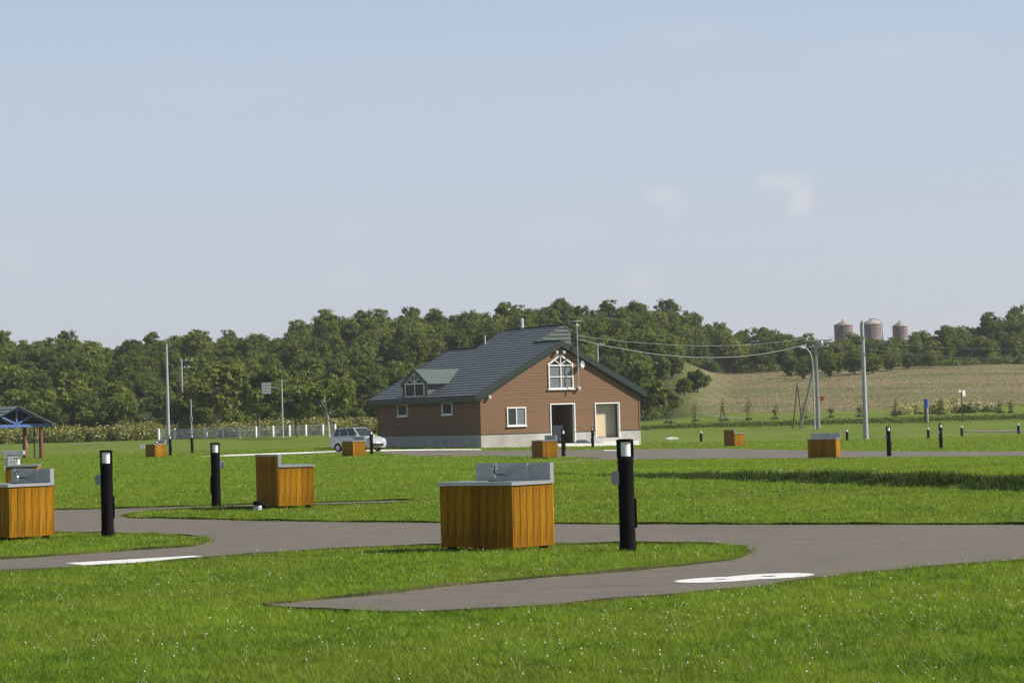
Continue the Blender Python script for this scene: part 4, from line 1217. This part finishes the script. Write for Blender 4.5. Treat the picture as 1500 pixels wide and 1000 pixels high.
def trunk_mesh(cs, h, r0, seed, mat, lean=0):
    rg = random.Random(seed)
    mb = MB()
    top = Vector((lean * h + rg.uniform(-.2, .2), rg.uniform(-.2, .2), h * .62))
    mid = Vector((lean * h * .5 + rg.uniform(-.15, .15), rg.uniform(-.15, .15), h * .3))
    mb.tube([(0, 0, -.5), (0, 0, .05), mid, top], [r0 * 1.25, r0, r0 * .7, r0 * .35], 7)
    for c_ in sorted(cs.tolist(), key=lambda c_: c_[2])[::max(1, len(cs) // 6)][:6]:
        st_ = mid.lerp(top, rg.uniform(.0, .9))
        en = Vector(c_)
        mb.tube([st_, st_.lerp(en, .5) + Vector((0, 0, .15)), en], [r0 * .4, r0 * .25, r0 * .08], 5)
    return mb.mesh('trunk', mat)
PROT = []
for i in range(9):
    h_ = [5.0, 5.6, 4.6, 6.0, 5.2, 4.4, 5.5, 5.0, 6.2][i]; rd = [2.4, 2.2, 2.6, 2.3, 2.8, 2.3, 2.0, 2.7, 2.2][i]
    cm, cs = crown_mesh('crown', M['leaf_a'], h_, rd, 84, 4400, .17, 100 + i, .05)
    PROT.append((cm, trunk_mesh(cs, h_, .13, i, M['bark']), h_))
def tree(pos, k, sc, rz, name, lab, group, sq=1.0):
    r = empty(name, pos, rz)
    r.scale = (sc, sc, sc * sq)
    tag(r, lab, 'tree', group)
    link_mesh('trunk', PROT[k][1], r); link_mesh('crown', PROT[k][0], r)
    return r
rt = random.Random(5)
ntree = 0
d_ = 257.0
row = 0
while d_ < 402:
    half = (d_ / F)
    x = -790 * half
    while x < 250 * half:
        xx = x + rt.uniform(-1.1, 1.1); yy = d_ + rt.uniform(-3.5, 3.5)
        px = 750 + F * xx / yy
        if px < 1005 - rt.uniform(0, 30) and -28 < px:
            # trees hidden behind the house body are left out
            if not (610 < px < 845 and yy < 340) and not (820 < px < 925 and yy < 290) and not (px > 955 and yy < 285):
                sc = rt.uniform(.66, 1.06)
                tree((xx, yy, Hs(xx, yy) - .1), rt.randrange(9), sc, rt.uniform(0, 6.28), 'oak_tree', 'round-crowned green tree in the dense wood on the hillside behind the lawn', 'trees of the hillside wood', rt.uniform(.9, 1.15))
                ntree += 1
        x += rt.uniform(3.5, 4.9)
    d_ += 10.2
    row += 1
d_ = 380.0
nr_ = 0
while d_ < 432:
    x = (950 - 750) * d_ / F
    while x < (1560 - 750) * d_ / F:
        xx = x + rt.uniform(-1.2, 1.2); yy = d_ + rt.uniform(-4, 4)
        px = 750 + F * xx / yy
        sc = rt.uniform(.75, 1.2)
        if 1205 < px < 1345: sc *= .93
        tree((xx, yy, Hs(xx, yy) - .1), rt.randrange(9), sc, rt.uniform(0, 6.28), 'hilltop_tree', 'dark green tree in the treeline above the dry grass slope', 'trees above the dry slope', rt.uniform(.85, 1.1))
        nr_ += 1
        x += rt.uniform(3.7, 5.0)
    d_ += 10.5
# dark bushy group hanging lower on the slope
for (px, py, sc) in ((1160, 553, .75), (1182, 549, .9), (1205, 545, 1.0), (1228, 547, .95), (1252, 549, .9), (1278, 547, .85), (1305, 543, .8), (1176, 556, .6), (1215, 553, .7), (1330, 540, .75), (1362, 539, .7)):
    p_ = hit(px, py)
    tree(p_, rt.randrange(9), sc * .9, rt.uniform(0, 6.28), 'slope_tree', 'low dark tree of the clump reaching down the dry slope near the utility pole', 'clump of trees on the dry slope', .85)
# single bushes and trees that stand out
def solo(name, px, py, k, sc, mat, lab, cat='tree', sq=1.0, tmat=None, lean=0, seed=0, low=.12, leaves=2600, leaf=.17):
    h_ = [4.2, 3.2, 2.2][k]; rd = [1.9, 1.7, 1.6][k]
    cm, cs = crown_mesh('crown', mat, h_, rd, 30, leaves, leaf, 500 + seed, low)
    r = empty(name, hit(px, py), 0); r.scale = (sc, sc, sc * sq)
    link_mesh('trunk', trunk_mesh(cs, h_, .1, seed, tmat or M['bark'], lean), r); link_mesh('crown', cm, r)
    tag(r, lab, cat)
    return r
solo('bush', 963, 607.5, 1, 1.3, M['leaf_b'], 'bright green leafy bush at the right corner of the house', 'bush', seed=1)
solo('bush', 978, 606, 2, 1.0, M['leaf_a'], 'dark low bush on the slope just right of the house bush', 'bush', seed=2)
solo('bush', 1022, 575, 2, 1.25, M['leaf_a'], 'rounded bush alone on the dry grass slope', 'bush', seed=3)
solo('bush', 1003, 578, 2, .9, M['leaf_a'], 'smaller bush left of the rounded one on the dry slope', 'bush', seed=4)
solo('bush', 966, 566, 1, 1.25, M['leaf_a'], 'green bush on the slope halfway up to the wood right of the house', 'bush', seed=21)
solo('bush', 985, 556, 1, 1.2, M['leaf_a'], 'dark bush high on the slope at the edge of the wood', 'bush', seed=22)
solo('bush', 952, 588, 2, 1.2, M['leaf_b'], 'low light green bush just above the house corner bush', 'bush', seed=23)
solo('birch_tree', 482, 641, 0, 1.35, M['leaf_a'], 'tree with a pale slender leaning trunk at the end of the fence', seed=5, tmat=M['birch'], lean=-.06, low=.4)
solo('broadleaf_tree', 325, 640.5, 0, 2.0, M['leaf_b'], 'large yellow-green tree with crooked trunk behind the fence', seed=6, low=.3, leaves=4200, leaf=.13, tmat=M['birch'], lean=-.12)
solo('broadleaf_tree', 378, 640, 0, 1.75, M['leaf_b'], 'yellow-green tree behind the post with the white louvred board', seed=7, low=.3, leaves=4000, leaf=.14)
solo('broadleaf_tree', 292, 641, 0, 1.5, M['leaf_b'], 'light green tree right of the crossarmed utility pole at left', seed=8, low=.25, leaves=3600, leaf=.14)
solo('broadleaf_tree', 435, 640, 0, 1.4, M['leaf_b'], 'light green tree between the louvred board and the leaning pale trunk', seed=9, low=.25, leaves=3600, leaf=.14)
solo('bush', 118, 643, 1, 1.15, M['leaf_b'], 'light green bush in front of the wood right of the shelter', 'bush', seed=10)
solo('bush', 150, 642.5, 1, 1.0, M['leaf_b'], 'second light green bush, farther right of the shelter', 'bush', seed=11)

# staked saplings on the upper lawn
for i, (px, hp_) in enumerate(((980, 33), (1018, 24), (1059, 34), (1096, 31), (1136, 22), (1179, 20), (1217, 16), (1260, 18), (1312, 26), (1379, 24), (1465, 19), (1481, 17))):
    p_ = hit(px, 616)
    y = 236.5 + .4 * math.sin(i * 2.1)
    rr = ray(px, 616); p_ = Vector((rr.x / rr.y * y, y, 0)); p_.z = Hs(p_.x, p_.y)
    s_ = y / F
    hh = hp_ * s_
    r = empty('staked_sapling', p_, i * 1.3)
    where = ['nearest the house bush', 'second from the house', 'third from the house, tall', 'fourth from the house', 'fifth from the house, bushy', 'between the timber A-frame and utility pole', 'just right of the utility pole', 'just left of the tall grey pole', 'halfway between the tall grey pole and blue pillar', 'right of the blue pillar', 'left one of the last two at the right edge', 'last one at the right edge'][i]
    tag(r, 'staked sapling on the upper lawn, ' + where, 'sapling', 'staked saplings on the upper lawn')
    MB().tube([(0, 0, -.2), (.03, 0, hh * .55), (-.02, .03, hh * .92)], [.035, .028, .012], 6).build('stem', M['bark'], r)
    for sx in (-1, 1): MB().tube([(sx * .28, 0, -.2), (sx * .2, 0, hh * .45)], .03, 6).build('stake', M['darkwood'], r)
    MB().tube([(-.24, 0, hh * .38), (.24, 0, hh * .4)], .025, 6).build('tie_bar', M['darkwood'], r)
    rg = np.random.default_rng(900 + i)
    n = 110
    cent = rg.normal(size=(n, 3)) * np.array([.17, .17, hh * .2]) + np.array([0, 0, hh * .66])
    nr2 = rg.normal(size=(n, 3)); nr2 /= np.linalg.norm(nr2, axis=1, keepdims=True)
    v, f = leaf_quads(cent, nr2, .09, rg)
    link_mesh('leaves', np_mesh('leaves', v, f, M['leaf_a']), r)
    n = 50
    cent = rg.normal(size=(n, 3)) * np.array([.3, .2, .07]) + np.array([0, 0, .1])
    nr2 = rg.normal(size=(n, 3)); nr2 /= np.linalg.norm(nr2, axis=1, keepdims=True)
    v, f = leaf_quads(cent, nr2, .1, rg)
    link_mesh('weed_ring', np_mesh('weed_ring', v, f, M['weeds'], {'shade': rg.uniform(0, 1, len(v))}), r)['kind'] = 'stuff'

# flowering thicket along the foot of the wood, and pale shrubs on the right
def thicket(name, pts, hfun, n_per, mat, leaf, seed, bl=.5):
    rg = np.random.default_rng(seed)
    cents = []; nrm = []; bc = []
    for (x, y, hh, wd) in pts:
        z0 = Hs(x, y)
        n = n_per
        d = rg.normal(size=(n, 3)); d[:, 2] = np.abs(d[:, 2]); d /= np.linalg.norm(d, axis=1, keepdims=True)
        q = rg.uniform(.6, 1.05, n)[:, None]
        c_ = np.array([x, y, z0]) + d * q * np.array([wd, wd, hh])
        cents.append(c_); nrm.append(d + rg.normal(size=(n, 3)) * .5)
        nb = int(n * bl)
        k = rg.choice(n, nb)
        sel = d[k][:, 2] > .35
        bc.append((c_[k] + d[k] * .08)[sel])
    c_ = np.concatenate(cents); nn = np.concatenate(nrm); nn /= np.linalg.norm(nn, axis=1, keepdims=True)
    v, f = leaf_quads(c_, nn, leaf, rg)
    main = np_mesh(name, v, f, mat)
    b_ = np.concatenate(bc); nb = rg.normal(size=b_.shape); nb[:, 2] += 1; nb /= np.linalg.norm(nb, axis=1, keepdims=True)
    v, f = leaf_quads(b_, nb, leaf * .8, rg)
    return main, np_mesh('blossom', v, f, M['blossom'])
rg = np.random.default_rng(31)
pts = []
for px in np.arange(-60, 560, 5.0):
    for rowi in range(2):
        y = 246 + rowi * 2.6 + rg.uniform(-1.2, 1.2) - (6 if px < 230 else 0)
        x = (px + rg.uniform(-3, 3) - 750) / F * y
        pts.append((x, y, rg.uniform(1.0, 1.7) * (1.15 if 190 < px < 240 else 1.0) + rowi * .35, rg.uniform(.8, 1.3)))
a, b_ = thicket('flowering_thicket', pts, None, 260, M['thicket'], .13, 77, .12)
o_ = link_mesh('flowering_thicket', a); tag(o_, 'pale yellow-green flowering thicket along the foot of the left wood', 'thicket', kind='stuff')
link_mesh('blossom', b_, o_)['kind'] = 'stuff'
for i, (px, hh, wd, lab) in enumerate(((1318, 1.0, 1.3, 'low cream-flowered shrub at the left end of the row by the blue pillar'), (1338, 1.2, 1.2, 'cream-flowered shrub just left of the blue pillar'), (1374, 1.5, 1.4, 'cream-flowered shrub just right of the blue pillar'), (1394, 1.6, 1.4, 'tall cream-flowered shrub left of the white sign boards'),
                                       (1418, 1.3, 1.3, 'dull green flowering shrub right of the white sign boards'), (1446, .9, 1.5, 'low shrub at the right end of the row past the white sign boards'))):
    y = 240 + (i % 2) * 1.5; x = (px - 750) / F * y; z0 = Hs(x, y)
    a, b_ = thicket('crown', [(dx + x, dy + y, hh * q, wd * .6) for dx, dy, q in ((-.5, 0, .8), (.5, .2, 1.0), (0, -.4, .85), (.1, .4, 1.05))], None, 220, M['paleshrub'] if i < 4 else M['leaf_b'], .12, 200 + i)
    r = empty('flowering_shrub', (x, y, z0)); tag(r, lab, 'shrub', 'cream-flowered shrubs by the blue pillar')
    for nm, me_ in (('crown', a), ('blossom', b_)):
        link_mesh(nm, me_, r, (-x, -y, -z0))
    MB().tube([(0, 0, -.1), (.05, 0, .5)], [.04, .02], 5).build('stem', M['bark'], r)

# undergrowth below the trees of both woods
ug = []
rg = np.random.default_rng(41)
for k in range(520):
    if k < 300:
        px = rg.uniform(945, 1580); y = 374 + abs(rg.normal(0, 14))
    else:
        px = rg.uniform(-60, 965); y = 254 + abs(rg.normal(0, 9))
        if 590 < px < 935: continue
    x = (px - 750) / F * y
    ug.append((x, y, rg.uniform(.8, 2.0), rg.uniform(.9, 1.8)))
a, b_ = thicket('wood_undergrowth', ug, None, 120, M['leaf_a'], .17, 55)
tag(link_mesh('wood_undergrowth', a), 'dense green undergrowth along the edges of the woods', 'undergrowth', kind='stuff')
bpy.data.meshes.remove(b_)

# ------------------------------------------------------------------ grass, flowers, dry grass (uncountable cover)
ROADS = [P1, P2, P3, P4, P5, P6, P7]
def on_road(x, y, polys=None):
    r = np.zeros(len(x), bool)
    for P in (polys or ROADS):
        k = (x > P[:, 0].min()) & (x < P[:, 0].max()) & (y > P[:, 1].min()) & (y < P[:, 1].max())
        if k.any():
            rr = np.zeros(len(x), bool); rr[k] = inside(P, x[k], y[k]); r |= rr
    return r
def blades(name, x, y, hgt, wid, lean, mat, rg, shade=None, lift=0):
    n = len(x)
    z = H(x, y) - .005 + lift
    a = rg.uniform(0, 2 * np.pi, n)
    ux, uy = np.cos(a) * wid / 2, np.sin(a) * wid / 2
    la = rg.uniform(0, 2 * np.pi, n); lm = lean * hgt * rg.uniform(.1, 1, n)
    v = np.empty((n, 3, 3))
    v[:, 0] = np.stack([x - ux, y - uy, z], 1); v[:, 1] = np.stack([x + ux, y + uy, z], 1)
    v[:, 2] = np.stack([x + lm * np.cos(la), y + lm * np.sin(la), z + hgt], 1)
    sh = rg.uniform(0, 1, n) if shade is None else shade
    return np_mesh(name, v.reshape(-1, 3), np.arange(3 * n).reshape(n, 3), mat, {'shade': np.repeat(sh, 3)})
rg = np.random.default_rng(11)
def patchy(x, y):
    return .5 + .5 * np.sin(x * 1.7 + 1.3 * np.sin(y * .6)) * np.sin(y * .9 + 1.1 * np.sin(x * .8 + 2))
def vnoise(x, y, cell, seed):
    tab = np.random.default_rng(seed).uniform(0, 1, (512, 512))
    u = x / cell; v_ = y / cell
    i = np.floor(u).astype(int); j = np.floor(v_).astype(int)
    fu = u - i; fv = v_ - j
    fu = fu * fu * (3 - 2 * fu); fv = fv * fv * (3 - 2 * fv)
    g = lambda a, b: tab[a % 512, b % 512]
    return (g(i, j) * (1 - fu) + g(i + 1, j) * fu) * (1 - fv) + (g(i, j + 1) * (1 - fu) + g(i + 1, j + 1) * fu) * fv
def scatter(n, d0, d1, pw, mar=1.16):
    u = rg.uniform(0, 1, n)
    e = 1 - pw
    d = (d0 ** e + u * (d1 ** e - d0 ** e)) ** (1 / e)
    az = rg.uniform(-750 * mar, 750 * mar, n) / F
    return az * d, d
gx, gy = scatter(1350000, 12.5, 175, 1.28, 1.4)
k = ~on_road(gx, gy)
gx, gy = gx[k], gy[k]
lx = (gx - hp.x) * math.cos(AL) + (gy - hp.y) * math.sin(AL); ly = -(gx - hp.x) * math.sin(AL) + (gy - hp.y) * math.cos(AL)
k = ~((lx > -.1) & (lx < HW + .1) & (ly > -.1) & (ly < HL + .1))
gx, gy = gx[k], gy[k]
n1 = vnoise(gx, gy, .16, 1); n2 = vnoise(gx, gy, .5, 2); n3 = vnoise(gx, gy, 2.2, 3)
n4 = vnoise(gx * .3, gy, 1.6, 4); n5 = vnoise(gx * .25, gy, 5, 6)
pt = .36 * n1 + .22 * n2 + .14 * n3 + .14 * n4 + .14 * n5
gh = (.016 + .038 * rg.uniform(0, 1, len(gx)) ** 1.4) * (.25 + 1.6 * pt) * (1 + np.clip((gy - 25) / 120, 0, .8))
gw = .0075 * np.maximum(gy / 16, 1) ** .95
sh = np.clip(rg.normal(.42, .34, len(gx)) + 2.4 * (pt - .5) + np.clip((gy - 30) / 200, 0, .25), 0, 1)
grass = link_mesh('lawn_grass', blades('lawn_grass', gx, gy, gh, gw, 1.7, M['grass'], rg, sh))
tag(grass, 'short mown green grass covering the lawns', 'grass', kind='stuff')
# longer grass along the edges of the lanes
E1 = np.concatenate([P1 + (np.roll(P1, -1, 0) - P1) * q for q in np.linspace(0, 1, 46)[:-1]])
T1 = np.tile(np.roll(P1, -1, 0) - P1, (45, 1)); T1 /= np.linalg.norm(T1, axis=1, keepdims=True) + 1e-9
keep = (E1[:, 1] > 12) & (E1[:, 1] < 70) & (np.abs(E1[:, 0] / E1[:, 1]) < .26)
E1, T1 = E1[keep], T1[keep]
rep = 4
ex = np.repeat(E1[:, 0], rep); ey = np.repeat(E1[:, 1], rep)
off = rg.normal(0, .06, len(ex))
tx, ty = np.repeat(T1[:, 0], rep), np.repeat(T1[:, 1], rep)
ex = ex - ty * off; ey = ey + tx * off
k = ~on_road(ex, ey, [P1]) | (rg.uniform(0, 1, len(ex)) < .16)
ex, ey = ex[k], ey[k]
clump = (.5 + .5 * np.sin(ex * 5.1 + 2 * np.sin(ey * 3.3))) * (.5 + .5 * np.sin(ex * 1.9 - ey * 2.7))
eh = .03 + (.02 + .06 * clump) * rg.uniform(0, 1, len(ex)) ** 1.5
edge = link_mesh('verge_grass', blades('verge_grass', ex, ey, eh, .0055 * np.maximum(ey / 18, 1), 1.0, M['grass'], rg, np.clip(rg.normal(.35, .22, len(ex)), 0, 1)))
tag(edge, 'longer grass fringing the edges of the asphalt lanes', 'grass', kind='stuff')
# tall straggling stalks
sx, sy = scatter(3800, 12.5, 60, 1.5)
k = ~on_road(sx, sy); sx, sy = sx[k], sy[k]
stalk = link_mesh('grass_stalks', blades('grass_stalks', sx, sy, rg.uniform(.05, .095, len(sx)), .004 * np.maximum(sy / 16, 1), 1.3, M['stalk'], rg))
tag(stalk, 'pale dry grass stalks standing above the lawn', 'grass', kind='stuff')
# clover heads
nc = 90
ccx, ccy = scatter(nc, 13, 75, 1.15)
cn = rg.integers(2, 22, nc)
fx = np.concatenate([rg.normal(a, .55 + .01 * q, n) for a, q, n in zip(ccx, ccy, cn)] + [scatter(380, 12.5, 60, 1.3)[0]])
rg2 = np.random.default_rng(5)
fy = np.concatenate([rg.normal(q, .9 + .02 * q, n) for q, n in zip(ccy, cn)] + [rg.uniform(12.5, 40, 380)])
k = ~on_road(fx, fy) & (fy > 12); fx, fy = fx[k], fy[k]
fz = H(fx, fy) + rg.uniform(.045, .075, len(fx))
fr = rg.uniform(.004, .0075, len(fx)) * np.maximum(fy / 24, 1) ** .35
base = np.array([(1, 0, 0), (-1, 0, 0), (0, 1, 0), (0, -1, 0), (0, 0, 1), (0, 0, -1.)])
of = np.array([(0, 2, 4), (2, 1, 4), (1, 3, 4), (3, 0, 4), (2, 0, 5), (1, 2, 5), (3, 1, 5), (0, 3, 5)])
v = (np.stack([fx, fy, fz], 1)[:, None, :] + base[None] * fr[:, None, None]).reshape(-1, 3)
f = (of[None] + (np.arange(len(fx)) * 6)[:, None, None]).reshape(-1, 3)
clo = link_mesh('clover_flowers', np_mesh('clover_flowers', v, f, M['clover'])); tag(clo, 'white clover heads scattered through the lawn', 'flowers', kind='stuff')
# weeds on the small bank at right
n = 32000
ll = rg.uniform(-9, 27, n); ss = rg.normal(0, .26, n)
wx = 3.5 + ll * .33 + ss * .944; wy = 62 - ll * .944 + ss * .33
thr = np.clip(.25 + .75 * (ll + 6) / 18, 0, 1)
k = rg.uniform(0, 1, n) < thr
wx, wy, tk = wx[k], wy[k], thr[k]
wh = rg.uniform(.03, .15, len(wx)) * (.35 + 1.3 * vnoise(wx, wy, .7, 9)) * (.4 + .6 * tk)
o_ = link_mesh('bank_weeds', blades('bank_weeds', wx, wy, wh, .03, .8, M['weeds'], rg)); tag(o_, 'dark rough weeds along the small bank across the lawn', 'weeds', kind='stuff')
# rough growth on the far bank at right
n = 24000
wx = rg.uniform(6, 72, n); wy = rg.normal(230.9, .8, n)
k = ~on_road(wx, wy); wx, wy = wx[k], wy[k]
o_ = link_mesh('far_bank_weeds', blades('far_bank_weeds', wx, wy, rg.uniform(.03, .11, len(wx)), .1, .8, M['weeds'], rg)); tag(o_, 'rough dark growth on the far terrace bank at right', 'weeds', kind='stuff')
# dry grass on the slope
n = 50000
dy = rg.uniform(257, 378, n); dxp = rg.uniform(945, 1620, n)
dx = (dxp - 750) / F * dy
o_ = link_mesh('dry_grass', blades('dry_grass', dx, dy, rg.uniform(.03, .12, n), .14, 1.5, M['straw'], rg)); tag(o_, 'tan dry grass covering the slope on the right', 'dry grass', kind='stuff')
print('trees', ntree, nr_, 'grass', len(gx), 'edge', len(ex), 'clover', len(fx))

# ------------------------------------------------------------------ summer haze in the air
hm, t, o = new_mat('haze_air')
pv = t.nodes.new('ShaderNodeVolumePrincipled')
pv.inputs['Color'].default_value = (.93, .95, 1.0, 1)
pv.inputs['Density'].default_value = .00016
pv.inputs['Anisotropy'].default_value = .2
t.links.new(pv.outputs[0], o.inputs['Volume'])
hz = MB().box(-1000, 1000, -200, 2500, -8, 60).build('haze', hm)
tag(hz, kind='stuff')
